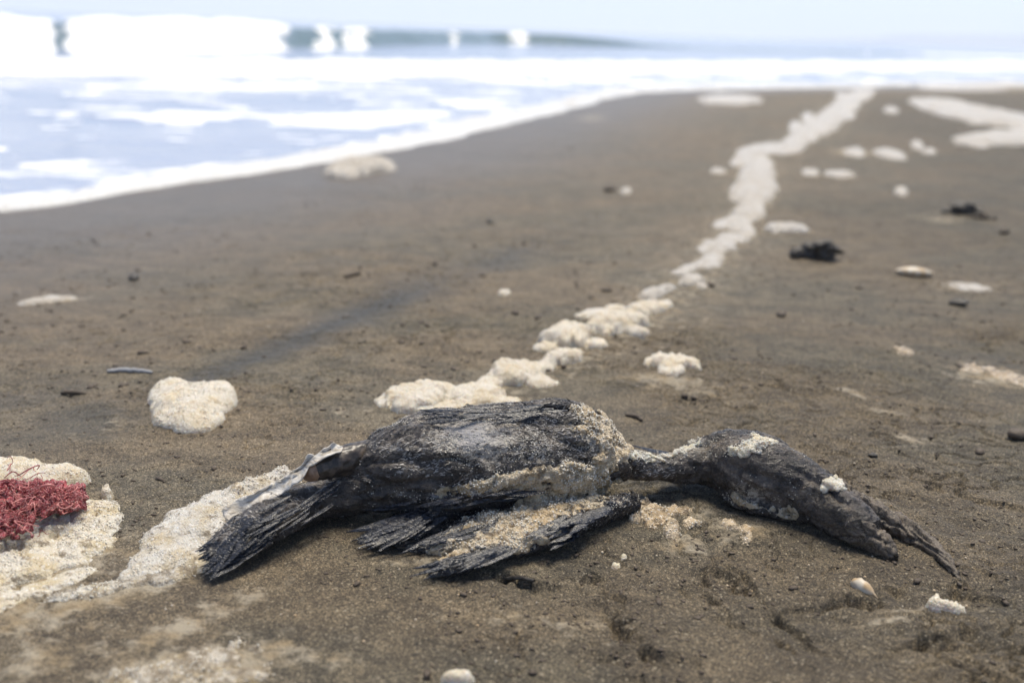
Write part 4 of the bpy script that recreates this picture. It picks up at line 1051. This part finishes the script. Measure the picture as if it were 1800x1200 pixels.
weed('flat brown weed scrap beside the farthest dark clump', 1728, 385, 22, 12, 16, 3, BROWN)
weed('tiny weed tip just left of the black ragged clump', 1400, 437, 12, 6, 6, 4, BROWN)
# elongated pale shell
p = gp(1606, 484); k = np.linalg.norm(p-CP)/FPX; t = np.linspace(0, 1, 14); C_ = np.stack([p[0] + (t-.5)*56*k, p[1] - (t-.5)*10*k, p[2] + 6*k+0*t], 1)
V_, F_, _ = loft(C_, np.sin(np.pi*np.clip(t, .04, .96))**.6*8*k, np.sin(np.pi*np.clip(t, .04, .96))**.6*14*k, 14, 2)
me = bpy.data.meshes.new('shell'); me.from_pydata([tuple(v) for v in V_], [], F_); me.polygons.foreach_set('use_smooth', np.ones(len(me.polygons), bool))
link('shell', me, SHELLM, label='long narrow white shell lying right of the black weed clump', cat='shell')
# tapered shell below the bill
C_, Hh, Ww = cspine([(1500,1024,4,1,0),(1506,1026,10,1,0),(1516,1031,12,1,0),(1527,1040,9,1,0),(1536,1047,5,1,0),(1542,1052,2,1,0)]); V_, F_, _ = loft(C_, Hh, Ww, 14, 4)
V_ = V_ + (.0006*fbm3(V_, (400, 400, 400), 3, 160))[:, None]
me = bpy.data.meshes.new('shell'); me.from_pydata([tuple(v) for v in V_], [], F_); me.polygons.foreach_set('use_smooth', np.ones(len(me.polygons), bool))
link('shell', me, SHELLM, label='small teardrop shaped cream shell lying below the bill', cat='shell')
# twigs
def twig(label, pts, rpx, mt, cat='twig'):
    C_ = np.array([gp(a, b) for a, b in pts]); k = np.linalg.norm(C_[0]-CP)/FPX; C_[:, 2] += rpx*k*.7
    C_ = smooth_poly(C_, 6); C_ += (RNG.normal(0, rpx*k*.12, C_.shape))
    V_, F_ = tube(C_, rpx*k, 7); link('twig', mesh_np('twig', V_, F_), mt, label=label, cat=cat)
m = NM('grey_wood'); nn = m.noise(120, det=3); m.set(Base_Color=m.mix(nn, (.42, .43, .45), (.26, .25, .24)), Roughness=.5); GREYW = m.m
twig('pale grey twig lying on the sand just above the heart-shaped foam', [(190,655),(215,653),(240,654),(268,657)], 4, GREYW)
twig('short dark brown twig left of the heart-shaped foam', [(108,694),(128,692),(152,695)], 4, BROWN)
twig('short brown twig on open sand behind the wet runnel', [(606,489),(620,485),(634,483)], 4, BROWN)
twig('dark sliver in the hollow in front of the wing', [(888,1019),(912,1017),(940,1023)], 4, DARK)  # dark strip laid along the groove in the sand
twig('brown twig on the sand above the neck of the bird', [(1100,731),(1120,735),(1128,741)], 4, BROWN)

# loose crumbs of sand, shell grit (uncountable)
n = 7500
py = RNG.uniform(0, 1, n); D_ = .52*(4.5/.52)**(py**1.15); U = RNG.uniform(-.62, .62, n); x = U*D_; y = D_
ok = dshore(x, y) > .5; x, y = x[ok], y[ok]; cl = fbm2(x*6, y*6, 2, 171); ok = cl > -.3; x, y = x[ok], y[ok]
z = ground_z(x, y); s = RNG.uniform(.0005, .0016, len(x))*(1+.9*(y > 1)*RNG.random(len(x))); big_ = RNG.random(len(x)) < .05; s[big_] *= 1.9
V_, F_ = many(ICO0, np.stack([x, y, z + s*.2], 1), np.stack([s*RNG.uniform(.8, 2.2, len(s)), s, s*.6], 1), rot=True)
V_ += RNG.normal(0, .00018, V_.shape)
link('sand_crumbs', mesh_np('sand_crumbs', V_, F_, smooth=False), BROWN, label='dark grit and crumbs strewn over the sand', cat='grit', kind='stuff')
n = 420
D_ = .52*(3/.52)**RNG.uniform(0, 1, n); x = RNG.uniform(-.6, .6, n)*D_; y = D_; ok = (dshore(x, y) > .6) & (fbm2(x*4, y*4, 2, 173) > .05); x, y = x[ok], y[ok]
s = RNG.uniform(.0005, .0013, len(x)); V_, F_ = many(ICO0, np.stack([x, y, ground_z(x, y) + s*.3], 1), s)
link('shell_grit', mesh_np('shell_grit', V_, F_, smooth=False), SHELLM, label='tiny pale shell grit strewn over the sand', cat='grit', kind='stuff')
